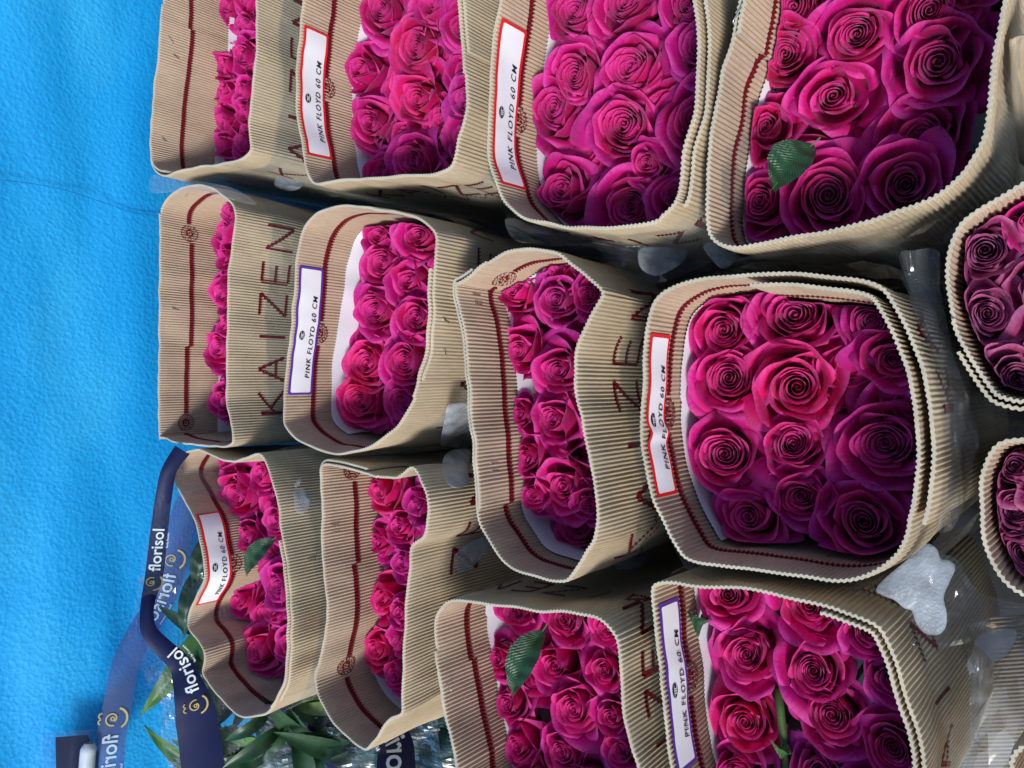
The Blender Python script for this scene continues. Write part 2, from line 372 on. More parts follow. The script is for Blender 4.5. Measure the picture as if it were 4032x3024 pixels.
    # printed line round the inside, with round emblems on it
    def band(s, emblems, t=.040, wd=.0066):
        vs, fs = [], []; us = [s.near(*e) for e in emblems]; r = .0135
        n = 60; a0 = s.s0 + s.ov*.0; step = s.P/n
        def clear(u): return all(min((u-e) % s.P, (e-u) % s.P) > r for e in us)
        for i in range(n*3):
            u = a0 + i*s.P/(n*3); u2 = u+s.P/(n*3)
            tt = t + (.0035 if ((u-s.s0) % s.P) < s.ov else 0)
            if clear((u+u2)/2): s.stroke([(u, tt), (u2, tt)], wd, -1, vs, fs, .28)
            elif vs: s.child('printed_line', mesh('printed_line', vs, fs), [INK]); vs, fs = [], []
        if vs: s.child('printed_line', mesh('printed_line', vs, fs), [INK])
        for u in us:
            vs, fs = [], []
            s.disc(u, t, .0062, -1, vs, fs)
            for k in range(14):
                a = 2*PI*k/14; cu, ct = u+.0096*math.cos(a), t+.0096*math.sin(a)
                s.stroke([(cu+.0021*math.cos(b*PI/4), ct+.0021*math.sin(b*PI/4)) for b in range(9)], .0007, -1, vs, fs)
            s.stroke([(u+.0122*math.cos(b*PI/20), t+.0122*math.sin(b*PI/20)) for b in range(41)], .0007, -1, vs, fs, .9)
            e = s.child('printed_emblem', mesh('printed_emblem', vs, fs), [INK])
            v2, f2 = [], []
            for g in [[(-.003, -.003), (-.003, .003)], [(-.003, 0), (0, -.003)], [(-.003, 0), (0, .003)], [(.0005, .003), (.002, -.003)], [(.002, -.003), (.0035, .003)]]:
                s.stroke([(u-a, t+b) for a, b in g], .0007, -1, v2, f2, eps=.0009)
            s.child('emblem_letters', mesh('emblem_letters', v2, f2), [KIN], e)
    def kaizen(s, px, py, t0=.046, h=.040, lw=.0040, only=None):
        L = {'K': [[(0, 0), (0, 1)], [(.75, 0), (0, .55)], [(.2, .42), (.8, 1)]], 'A': [[(0, 1), (.42, 0)], [(.42, 0), (.84, 1)], [(.15, .66), (.69, .66)]],
             'I': [[(.4, 0), (.4, 1)]], 'Z': [[(0, 0), (.75, 0)], [(.75, 0), (0, 1)], [(0, 1), (.78, 1)]], 'E': [[(0, 0), (0, 1)], [(0, 0), (.68, 0)], [(0, .5), (.6, .5)], [(0, 1), (.7, 1)]],
             'N': [[(0, 1), (0, 0)], [(0, 0), (.78, 1)], [(.78, 1), (.78, 0)]]}
        uc = s.near(px, py); pitch = h*1.12
        for i, ch in enumerate('KAIZEN'):
            vs, fs = [], []
            if only and i not in only: continue
            for g in L[ch]:
                # the outside of a counter-clockwise loop reads left to right with growing u
                s.stroke([(uc + (i-2.9)*pitch + a*h*.95, t0 + b*h) for a, b in g], lw, 1, vs, fs, .35)
            s.child('printed_letter', mesh('printed_letter', vs, fs), [INK])
    def script(s, px, py, t0=.10, side=1):             # broken joined handwriting below the capitals
        u = s.near(px, py); vs, fs = [], []; rng = random.Random(7); x = -.10
        pts = []
        while x < .10:
            pts.append((u+x, t0+.008*math.sin(x*190)+.004*math.sin(x*77))); x += .004
        for i in range(0, len(pts)-1):
            if i % 7 != 6: s.stroke(pts[i:i+2], .0016, side, vs, fs, .6)
        s.child('printed_script', mesh('printed_script', vs, fs), [INK])
    def label(s, px, py, border, width=.153, t0=.0035, t1=.0375, kink=None):
        uc = s.near(px, py); side = -1
        # seen from inside, left to right is shrinking u
        def sh(u): return 0
        def P(a, b, eps):                              # a: 0..width from the reader's left, b: down from the top edge
            u = uc + width/2 - a; t = t0 + b
            if kink:
                d = (a-kink)/.006; t += .0035*math.exp(-d*d); eps += .0016*math.exp(-d*d)
            lay = s.lay_at(u, False)
            return s.pt(u, t, -(TH/2 + AMP*1.8 + eps) , lay)
        Hh = t1-t0
        def sheet(name, a0, a1, b0, b1, eps, mat, parent, r=.0015, na=240):
            vs, fs, nb = [], [], 5
            for i in range(na+1):
                a = a0+(a1-a0)*i/na; e = min(a-a0, a1-a); ins = r - math.sqrt(max(0, r*r-(r-min(r, e))**2))
                for j in range(nb+1): vs.append(P(a, b0+ins+(b1-b0-2*ins)*j/nb, eps))
            for i in range(na):
                for j in range(nb): q = i*(nb+1)+j; fs.append((q, q+1, q+nb+2, q+nb+1))
            return s.child(name, mesh(name, vs, fs), [mat], parent)
        lab = sheet('paper_label', 0, width, 0, Hh, .0007, border, None)
        sheet('label_field', .0028, width-.0028, .0032, Hh-.0032, .0010, LABEL, lab)
        vs, fs = text_mesh('PINK FLOYD 60 CM')
        xs = [v[0] for v in vs]; x0, x1 = min(xs), max(xs); W = width*.64; H = .0062; sc = W/(x1-x0)
        pv = [P(.020 + (x-x0)*sc + .22*y*H*1.3, Hh*.80 - y*H*1.5, .0016) for x, y in vs]
        s.child('label_text', mesh('label_text', pv, fs), [BLACK], lab)
        vs, fs = [], []; n = 24; ca, cb = width*.47, Hh*.30; r = .0043
        vs.append(P(ca, cb, .0016)); vs += [P(ca+r*math.cos(2*PI*k/n)*1.25, cb+r*math.sin(2*PI*k/n)*.9, .0016) for k in range(n)]
        fs = [(0, 1+k, 1+(k+1) % n) for k in range(n)]
        o = s.child('label_logo', mesh('label_logo', vs, fs), [BLACK], lab)
        vs, fs = [], []
        for (a0, b0, a1, b1) in [(-.0045, -.0017, .0045, -.0013), (-.0045, .0016, .0045, .0020), (-.0022, -.0018, -.0016, .0018), (.0014, -.0018, .002, .0018), (-.0016, -.0002, .0014, .0003), (-.0002, -.0016, .0004, .0016)]:
            b = len(vs); vs += [P(ca+a0, cb+b0, .0020), P(ca+a1, cb+b0, .0020), P(ca+a1, cb+b1, .0020), P(ca+a0, cb+b1, .0020)]; fs.append((b, b+1, b+2, b+3))
        s.child('logo_letters', mesh('logo_letters', vs, fs), [LABEL], lab)
        return lab
    def liner(s, top=.068, full=False):
        n = int(s.P/s.rib)*2; vs, fs = [], []
        keep = []
        for i in range(n):
            u = s.P*i/n; nn0 = s.base(u)[1]; keep.append(full or nn0.y > .30)
            tt = top + .0009*(1 if i % 2 else -1) + .006*noise.noise(Vector((u*6, s.ph+9, 0)))
            for t in (tt, tt+.02, tt+.08, s.depth-.01): 
                p, nn = s.base(u); vs.append(s.pt(u, t, -.0035+s.lay_at(u, False)-.004*min(1, (t-tt)/.05)))
        for i in range(n):
            j = (i+1) % n
            if not keep[i]: continue
            for k in range(3): fs.append((i*4+k, j*4+k, j*4+k+1, i*4+k+1))
        s.child('paper_liner', mesh('paper_liner', vs, fs), [PAPER])
    def filmwrap(s, u0=0., u1=1., amp=.008, t0=.012, mat=None, off=.006, depth=.26, seed=0):
        nu = int(64*(u1-u0))+10; ntt = 13; vs, fs = [], []
        for i in range(nu+1):
            u = s.P*(u0+(u1-u0)*i/nu)
            top = t0+.010*noise.noise(Vector((u*11, seed, s.ph)))
            for j in range(ntt+1):
                t = top + (depth-top)*(j/ntt)
                a = noise.noise(Vector((u*16+t*20, t*10, s.ph+seed))); b = noise.noise(Vector((u*45-t*30, t*25, s.ph+seed)))
                vs.append(s.pt(u, t, TH/2+AMP+.0012+off*(.4+min(1, j/4))+ amp*(abs(a)*1.6+abs(b)*.5)))
        for i in range(nu):
            for j in range(ntt): q = i*(ntt+1)+j; fs += [(q, q+1, q+ntt+2), (q, q+ntt+2, q+ntt+1)] if (i+j) % 2 else [(q, q+1, q+ntt+1), (q+1, q+ntt+2, q+ntt+1)]
        return s.child('plastic_film', mesh('plastic_film', vs, fs, smooth=False), [mat or CLEAR])
    def staple(s, px, py, ang=0., ln=.011):
        d = ray(px, py); h, nn, _, _ = s.bvh.ray_cast(CP, d)
        if h is None: return
        if nn.dot(d) > 0: nn = -nn
        a = Vector((0, 0, 1)).cross(nn).normalized(); b = nn.cross(a); di = a*math.cos(ang)+b*math.sin(ang)
        p = h + nn*.0013
        v, f = tube([p-di*ln/2-nn*.002, p-di*ln/2*.9, p, p+di*ln/2*.9, p+di*ln/2-nn*.002], .00045, 6)
        s.child('staple', mesh('staple', v, f), [STEEL])
TM = {}
def text_mesh(txt, space=1.25):
    if txt in TM: return TM[txt]
    cu = bpy.data.curves.new('t', 'FONT'); cu.body = txt; cu.size = 1; cu.space_character = space; cu.resolution_u = 3; cu.offset = .012
    o = bpy.data.objects.new('t', cu); S.collection.objects.link(o)
    dg = bpy.context.evaluated_depsgraph_get(); me = o.evaluated_get(dg).to_mesh()
    r = ([(v.co.x, v.co.y) for v in me.vertices], [tuple(p.vertices) for p in me.polygons])
    o.evaluated_get(dg).to_mesh_clear(); bpy.data.objects.remove(o); bpy.data.curves.remove(cu); TM[txt] = r
    return r

SL = {}
def sleeve(key, pts, label, **kw): SL[key] = Sleeve(key, pts, **kw).build(label); return SL[key]
O1 = (1, 0, 0)
sleeve('A1', [(640,0),(632,77),(623,202),(606,337),(596,482),(594,603),(603,660),(640,692),(729,668),(849,648),(936,632),(984,600),(987,555),(982,482),(987,434),(996,337),(1004,193),(1008,0),(1012,-150),(1005,-330),(960,-400),(800,-420),(680,-400),(650,-300),(643,-150)],
       'tan corrugated sleeve at the top left, standing against the blue wall', seam=(632, 75), ov=.26, gap=-.006)
sleeve('A2', [(1198,0),(1190,54),(1179,163),(1170,271),(1168,380),(1174,488),(1193,597),(1206,662),(1231,719),(1296,716),(1377,705),(1486,697),(1648,686),(1735,678),(1773,657),(1789,613),(1803,543),(1819,488),(1833,407),(1838,298),(1837,190),(1830,81),(1825,0),(1815,-120),(1795,-260),(1740,-330),(1500,-340),(1300,-330),(1225,-290),(1205,-150)],
       'tan corrugated sleeve with red-bordered label, second from the wall along the top edge', seam=(1838, 205), ov=.12)
sleeve('A3', [(1978,0),(1966,60),(1951,121),(1936,241),(1924,362),(1921,482),(1924,603),(1942,681),(1972,766),(2008,814),(2057,862),(2141,880),(2262,895),(2382,898),(2503,892),(2593,874),(2666,838),(2708,796),(2720,747),(2726,663),(2732,603),(2756,512),(2774,422),(2786,301),(2789,181),(2783,60),(2777,0),(2765,-120),(2730,-240),(2640,-330),(2350,-360),(2100,-340),(2020,-260),(1990,-120)],
       'tan sleeve with red-bordered label, third from the wall at the top', seam=(2690, 820), ov=.30, gap=-.007)
sleeve('A4', [(2914,0),(2899,60),(2875,181),(2848,271),(2827,392),(2805,512),(2790,663),(2778,814),(2784,904),(2799,934),(2839,958),(2911,967),(3001,958),(3092,940),(3242,910),(3393,874),(3514,838),(3604,808),(3695,766),(3755,723),(3803,675),(3839,615),(3875,542),(3887,422),(3900,301),(3912,211),(3930,121),(3948,30),(3957,0),(3975,-120),(3960,-260),(3880,-380),(3500,-430),(3100,-400),(2960,-300),(2930,-120)],
       'tan corrugated sleeve of big roses filling the top right corner, no paper label', end=(2885, 140), ov=.10)
sleeve('B1', [(626,1721),(626,1562),(628,1363),(630,1164),(633,965),(633,866),(640,813),(666,773),(713,740),(772,730),(825,740),(872,766),(905,799),(921,833),(923,886),(915,952),(906,1018),(900,1098),(895,1197),(894,1297),(892,1429),(890,1549),(898,1615),(911,1681),(918,1734),(908,1754),(872,1758),(812,1754),(746,1748),(679,1734),(633,1721)],
       'narrow tan corrugated sleeve against the wall, middle tier, large capital letters on its face', end=(628, 1357), ov=.17)
sleeve('B2', [(1112,1644),(1118,1523),(1127,1403),(1142,1282),(1154,1162),(1163,1041),(1175,969),(1196,908),(1227,860),(1269,830),(1341,815),(1432,815),(1522,827),(1612,845),(1667,869),(1703,902),(1715,939),(1712,1041),(1710,1162),(1706,1282),(1694,1391),(1673,1475),(1642,1559),(1600,1632),(1558,1686),(1498,1740),(1438,1767),(1365,1780),(1293,1780),(1221,1764),(1160,1728),(1124,1686)],
       'tan corrugated sleeve with purple-bordered label, second from the wall in the middle tier', end=(1710, 1058), ov=.11)
sleeve('B3', [(55,195),(60,280),(90,400),(110,520),(125,700),(135,850),(150,1000),(160,1150),(165,1290),(190,1390),(240,1470),(300,1550),(380,1600),(480,1630),(590,1640),(620,1620),(650,1580),(700,1510),(735,1460),(745,1380),(748,1280),(740,1180),(720,1080),(700,960),(680,860),(655,780),(645,700),(643,600),(655,520),(680,450),(720,370),(760,290),(778,250),(740,205),(680,150),(620,110),(560,60),(500,42),(430,38),(330,50),(240,85),(150,130),(85,170)],
       'long tan sleeve with a wavy front rim and no label, third in the middle tier', tr=(1.229, 1740, 950), end=(1908, 2000), ov=.24, gap=-.0055)
sleeve('B4', [(30,760),(35,600),(50,450),(70,350),(100,290),(150,240),(220,200),(320,180),(450,165),(600,160),(800,165),(950,175),(1100,195),(1200,225),(1250,290),(1300,400),(1350,520),(1395,640),(1425,760),(1440,900),(1445,1050),(1440,1200),(1425,1310),(1390,1400),(1330,1490),(1270,1550),(1180,1600),(1080,1630),(950,1635),(800,1615),(600,1590),(400,1560),(280,1545),(225,1520),(180,1440),(130,1330),(90,1240),(60,1130),(40,1000),(30,880)],
       'large square tan sleeve of open roses with a creased red-bordered label', tr=(1.229, 2500, 950), seam=(3670, 2080), ov=.235, gap=-.0075)
sleeve('B5', [(4032,717),(3953,768),(3861,820),(3800,861),(3769,902),(3743,984),(3733,1107),(3738,1209),(3753,1301),(3779,1393),(3820,1465),(3882,1547),(3912,1578),(3974,1598),(4032,1609),(4200,1600),(4500,1560),(4620,1400),(4640,1100),(4600,850),(4500,700),(4300,640),(4150,660)],
       'tan sleeve of frilly mauve roses cut off by the right edge, the upper one', z=-.012, seam=(3775, 1385), ov=.14, taper=.4)
sleeve('C5', [(4032,1741),(3988,1743),(3942,1753),(3910,1785),(3887,1831),(3868,1886),(3859,1959),(3864,2051),(3878,2125),(3905,2198),(3951,2272),(3988,2308),(4032,2336),(4200,2400),(4450,2380),(4560,2200),(4560,1900),(4450,1780),(4250,1735),(4130,1735)],
       'tan sleeve of mauve roses cut off by the right edge, the lower one', z=-.014, taper=.4, ov=.05, seam=(4400, 2350), )
sleeve('C1', [(60,180),(80,120),(115,75),(170,50),(240,55),(310,80),(380,110),(440,118),(500,100),(550,70),(585,75),(610,120),(640,200),(665,290),(690,390),(705,500),(725,620),(745,750),(762,880),(768,1000),(765,1120),(760,1250),(750,1390),(735,1460),(700,1520),(650,1580),(600,1620),(530,1635),(450,1620),(380,1560),(310,1480),(250,1400),(235,1360),(245,1290),(240,1230),(200,1170),(155,1110),(150,1040),(180,950),(230,860),(250,800),(245,720),(225,600),(200,490),(160,400),(110,310),(70,240)],
       'buckled tan corrugated sleeve with a wavy bent red-bordered label, beside the printed clear bag', tr=(1.508, 640, 1740), seam=(1115, 2790), ov=.20)
sleeve('C2', [(75,170),(85,110),(110,90),(160,95),(240,120),(330,150),(400,175),(460,185),(500,160),(540,130),(565,150),(590,200),(615,270),(625,350),(622,430),(605,490),(560,520),(540,545),(535,620),(525,700),(515,850),(508,1000),(502,1150),(498,1280),(497,1370),(480,1390),(440,1405),(400,1450),(360,1520),(325,1565),(290,1555),(230,1510),(160,1440),(110,1370),(80,1310),(60,1250),(55,1190),(75,1110),(100,1000),(110,900),(112,800),(105,700),(92,580),(85,450),(80,300)],
       'crumpled narrow tan sleeve with two printed round emblems, second in the bottom tier', tr=(1.2914, 1200, 1740), end=(1283, 2245), ov=.20)
sleeve('C3', [(75,560),(80,460),(110,400),(160,350),(240,335),(350,340),(500,360),(700,385),(900,405),(1100,420),(1320,440),(1400,475),(1460,540),(1510,620),(1530,750),(1545,900),(1555,1100),(1570,1250),(1600,1400),(1640,1550),(1670,1659),(1690,1900),(1620,2250),(1420,2500),(950,2560),(550,2450),(340,2100),(240,1810),(230,1659),(220,1620),(190,1480),(160,1320),(130,1150),(105,1000),(85,850),(75,700)],
       'tan sleeve cut by the bottom edge, broad green leaf lying on its roses', tr=(2.013, 1680, 2200), seam=(1715, 2640), ov=.3)
sleeve('C4', [(125,220),(140,190),(200,170),(300,165),(400,180),(600,200),(800,225),(1000,260),(1200,295),(1350,330),(1500,375),(1650,430),(1760,490),(1810,560),(1850,650),(1890,750),(1930,880),(1970,1000),(2010,1130),(2050,1250),(2080,1380),(2095,1519),(2100,1750),(2060,2120),(1750,2400),(1100,2500),(560,2360),(370,2030),(295,1700),(260,1519),(235,1300),(215,1100),(195,900),(170,700),(145,500),(130,350)],
       'tan corrugated sleeve with purple-bordered label cut by the bottom edge', tr=(1.843, 2500, 2200), end=(3240, 2385), ov=.33, gap=-.0045)
sleeve('C6', [(4034,2950),(4004,2980),(3992,3040),(4000,3300),(4150,3480),(4480,3480),(4600,3250),(4560,3000),(4320,2890),(4130,2905)],
       'tan sleeve of which only a pale rim enters the lower right corner', z=-.012, taper=.2, ov=.05, seam=(4500, 3400))
for k, em in {'A1': [], 'A2': [(1178, 300)], 'A3': [(1930, 420)], 'A4': [], 'B1': [(633, 905), (628, 1670)], 'B2': [(1140, 1310)], 'B3': [(1860, 1040)], 'B4': [(2530, 1640)],
              'C1': [(800, 2240)], 'C2': [(1262, 1860), (1245, 2660)], 'C3': [], 'C4': [(2640, 2730)]}.items():
    SL[k].band(em)
for k, tp in {'A1': .098, 'A2': .078, 'A3': .064, 'A4': .058, 'B1': .088, 'B2': .066, 'B3': .062, 'B4': .058, 'C1': .12, 'C2': .078, 'C3': .068, 'C4': .058}.items():
    SL[k].liner(tp, k in ('B3', 'C2', 'C1'))
SL['A2'].label(1183, 355, RED); SL['A3'].label(1935, 405, RED); SL['B2'].label(1140, 1300, PURPLE, kink=None)
SL['B4'].label(2535, 1640, RED, width=.128, kink=.050, t1=.034); SL['C1'].label(795, 2230, RED, width=.145); SL['C4'].label(2620, 2720, PURPLE, width=.125, t1=.034)
SL['B1'].kaizen(892, 1240); SL['B3'].kaizen(2280, 1660, .058, .040); SL['A1'].kaizen(1000, 330, .052); SL['C2'].kaizen(1620, 2330, .060)
SL['A2'].kaizen(1570, 690, .052, .036); SL['A2'].script(1700, 685, .10); SL['A3'].kaizen(2450, 895, .045, .034); SL['C4'].kaizen(3500, 2740, .055, .036)
SL['B4'].kaizen(3300, 1060, .03, .034); SL['C3'].kaizen(2100, 2380, .05, .036); SL['B3'].script(2320, 2050, .105); SL['C3'].kaizen(2460, 2900, .03, .03); SL['B2'].kaizen(1705, 1250, .060)
SL['C1'].kaizen(1150, 2250, .075, .036)
for k, x, y, a in [('A1', 668, 157, .6), ('A1', 645, 548, 1.2), ('A1', 692, 220, 1.3), ('B1', 690, 1215, 1.4), ('B1', 735, 760, 0), ('B2', 1755, 1262, 1.2), ('B2', 1752, 1390, .9), ('B3', 1872, 1160, 1.5), ('B3', 1880, 1195, 1.5),
                   ('B3', 1944, 1820, 1.5), ('B3', 1948, 1850, 1.5), ('C1', 1226, 2200, 1.55), ('C2', 1316, 2065, 1.5), ('C2', 1321, 2095, 1.5), ('C3', 1760, 2703, .2), ('C4', 3590, 2545, .9), ('A4', 2905, 60, 1.2)]:
    SL[k].staple(x, y, a)

# ---------------------------------------------------------------- roses
PINK = petal_material('rose_petal'); MAUVE = petal_material('mauve_petal', (.72, .25, .5), .5)
def calyx_mesh():
    vs, fs = [], []; n = 10
    prof = [(.0028, -.30), (.0028, -.010), (.006, -.004), (.0075, .003), (.0045, .010)]
    for r, z in prof: vs += [Vector((r*math.cos(2*PI*k/n), r*math.sin(2*PI*k/n), z)) for k in range(n)]
    for i in range(4):
        for k in range(n): fs.append((i*n+k, i*n+(k+1) % n, (i+1)*n+(k+1) % n, (i+1)*n+k))
    return mesh('stem', vs, fs)
def sepal_mesh():
    vs, fs = [], []
    for q in range(5):
        b = len(vs); a = 2*PI*q/5
        for i in range(7):
            f = i/6; r = .006+.017*math.sin(f*1.5); z = .002+.010*f-.006*f*f; wdt = .0038*(1-f)**.7+.0002
            c = Vector((r*math.cos(a), r*math.sin(a), z)); p = Vector((-math.sin(a), math.cos(a), 0))
            vs += [c-p*wdt, c+Vector((0, 0, -.001)), c+p*wdt]
            if i: e = len(vs)-6; fs += [(e, e+3, e+4, e+1), (e+1, e+4, e+5, e+2)]
    return mesh('sepals', vs, fs)
STEM = calyx_mesh(); STEM.materials.append(GREEN); SEP = sepal_mesh(); SEP.materials.append(GREEN)
protos = {}
def proto(kind, i):
    k = (kind, i)
    if k not in protos:
        op = {'bud': .05, 'mid': .45, 'open': .95, 'mauve': .75}[kind]; rg = {'mauve': .055}.get(kind, .016+.008*(i % 3))
        core, outs = make_rose_meshes(hash_(kind)+i*17, op, rg)
        mt = MAUVE if kind == 'mauve' else PINK
        for m in [core]+outs: m.materials.append(mt)
        protos[k] = (core, outs)
    return protos[k]
def hash_(t): return sum(ord(c)*(i+3) for i, c in enumerate(t))
NAMES = {'A1': 'top sleeve beside blue wall', 'A2': 'second top sleeve from wall', 'A3': 'third top sleeve from wall', 'A4': 'big top right sleeve', 'B1': 'middle sleeve beside blue wall',
         'B2': 'middle sleeve with purple label', 'B3': 'unlabelled long middle sleeve', 'B4': 'middle sleeve with creased label', 'B5': 'upper mauve rose sleeve', 'C1': 'bottom sleeve with bent label',
         'C2': 'unlabelled crumpled bottom sleeve', 'C3': 'bottom sleeve with broad leaf', 'C4': 'bottom sleeve with purple label', 'C5': 'lower mauve rose sleeve', 'C6': 'sleeve in lower right corner'}
# per sleeve: scale, origin x, y of the traced list; depth of the flower tops below the rim; lean of heads towards the viewer (deg); list of (x, y, diameter, kind)
R_ = {
 'A1': (1, 0, 0, .085, 2, [(880,20,130),(955,90,120),(868,255,150),(948,215,120),(858,355,130),(945,360,125),(872,475,140),(955,440,120),(868,575,140),(950,560,130),(960,-20,130),(880,-90,140),(955,-130,130),(880,-220,140)]),
 'A2': (1.843, 1160, 0, .066, 14, [(610,50,340,'open'),(990,0,430,'mid'),(865,330,360,'open'),(1215,190,330,'mid'),(450,480,330,'bud'),(875,710,370,'mid'),(530,880,350,'mid'),(840,1160,370,'open'),(610,1240,300,'bud'),(1220,720,330,'open'),(1210,-150,330),(700,-250,350),(1000,-330,330)]),
 'A3': (1.659, 1900, 0, .050, 12, [(590,50,370,'open'),(920,0,430,'mid'),(1330,20,330,'mid'),(590,480,330,'open'),(950,420,440,'open'),(1420,270,420,'open'),(455,690,370,'open'),(910,800,420,'open'),(1390,740,470,'mid'),(500,1220,370,'mid'),(955,1340,400,'open'),(1270,1250,340,'mid'),(640,-330,370),(1040,-370,400),(1350,-330,360),(1060,1060,260,'bud')]),
 'A4': (1.659, 2700, 0, .050, 16, [(680,40,420,'open'),(1110,220,440,'open'),(1590,60,460,'open'),(640,350,380,'open'),(1640,400,500,'mid'),(960,620,410,'bud'),(490,810,340,'bud'),(435,1310,370,'mid'),(930,1265,470,'open'),(1440,1200,460,'mid'),(1150,-260,420,'open'),(1900,-200,420),(700,-380,400),(1500,-400,430)]),
 'B1': (1.508, 560, 700, .062, 4, [(470,310,225,'mid'),(480,470,140,'bud'),(455,680,270,'bud'),(440,1010,240,'mid'),(460,1310,250,'bud'),(480,870,150,'bud'),(515,210,140,'mid')]),
 'B2': (1.659, 1100, 800, .066, 14, [(640,180,260,'mid'),(905,205,300,'mid'),(655,385,300,'open'),(610,700,320,'open'),(880,740,290,'open'),(555,1040,300,'open'),(805,1030,320,'open'),(515,1290,310,'open'),(795,1310,300,'open'),(830,500,300,'bud')]),
 'B3': (1.229, 1740, 950, .050, 8, [(330,200,180,'bud'),(545,280,215,'mid'),(700,260,160,'bud'),(360,530,220,'mid'),(555,625,210,'mid'),(345,840,150,'bud'),(525,860,240,'bud'),(395,1055,200,'mid'),(575,1190,240,'mid'),(430,1230,150,'bud'),(705,1270,170,'bud'),(560,140,150,'bud')]),
 'B4': (1.229, 2500, 950, .058, 10, [(420,430,340,'open'),(765,345,380,'open'),(1135,385,300,'mid'),(450,660,320,'open'),(785,710,405,'open'),(1250,570,300,'mid'),(430,1030,330,'open'),(765,975,330,'open'),(1200,980,440,'open'),(540,1330,300,'mid'),(800,1235,290,'mid'),(1105,1350,370,'mid')]),
 'B5': (.976, 3400, 0, .014, 10, [(465,960,240,'mauve'),(480,1205,260,'mauve'),(600,1460,240,'mauve'),(660,850,160,'bud'),(700,1100,250,'mauve'),(760,1300,240,'mauve'),(850,950,240,'mauve'),(950,1200,240,'mauve'),(900,1450,240,'mauve')]),
 'C1': (1.508, 640, 1740, .055, 8, [(420,310,275,'open'),(575,185,210,'mid'),(370,130,130,'bud'),(455,600,195,'open'),(665,480,220,'open'),(400,880,180,'bud'),(670,860,225,'mid'),(545,1240,290,'mid'),(745,1190,200,'mid'),(640,1010,150,'bud')]),
 'C2': (1.2914, 1200, 1740, .058, 4, [(370,255,185,'mid'),(560,330,175,'bud'),(350,510,160,'bud'),(490,620,150,'bud'),(350,790,190,'bud'),(475,870,130,'bud'),(350,1060,200,'mid'),(450,1190,150,'bud'),(470,430,150,'mid'),(470,1020,140,'bud')]),
 'C3': (2.013, 1680, 2200, .062, 12, [(680,420,310,'mid'),(1080,480,320,'open'),(1410,560,260,'mid'),(500,790,260,'mid'),(1000,860,400,'bud'),(1400,900,320,'mid'),(620,1160,330,'mid'),(1150,1200,400,'open'),(1450,1260,230,'bud'),(700,1500,380,'bud'),(1060,1540,320,'mid'),(1530,1530,280,'mid'),(800,1900,380),(1250,1850,360)]),
 'C4': (1.843, 2500, 2200, .050, 14, [(670,260,350,'mid'),(1250,340,450,'open'),(1700,530,340,'mid'),(800,700,420,'open'),(1290,820,430,'open'),(1860,880,370,'mid'),(790,1200,400,'open'),(1420,1140,420,'open'),(1870,1380,370,'mid'),(740,1550,340,'mid'),(1330,1560,350,'mid'),(1800,1750,350),(900,1900,380),(1350,2000,380)]),
 'C5': (1.0886, 3400, 1500, .018, 8, [(640,352,200,'mauve'),(650,545,240,'mauve'),(665,740,220,'mauve'),(850,400,240,'mauve'),(880,620,240,'mauve'),(900,830,220,'mauve')]),
'C6': (1, 0, 0, .03, 4, [(4130,3050,220,'mauve'),(4330,3030,230,'mauve'),(4200,3250,230,'mauve'),(4420,3240,230,'mauve')]),
}
ORD = ['topmost', 'second', 'third', 'fourth', 'fifth', 'sixth', 'seventh', 'eighth', 'ninth', 'tenth', 'eleventh', 'twelfth', 'thirteenth', 'fourteenth']
TONES = {'magenta': ((.68, .007, .165), (.62, .009, .250)), 'crimson pink': ((.74, .008, .120), (.68, .009, .165)), 'purplish magenta': ((.56, .008, .19), (.52, .012, .28)), 'mauve': ((.38, .05, .16), (.34, .035, .13))}
import numpy as np
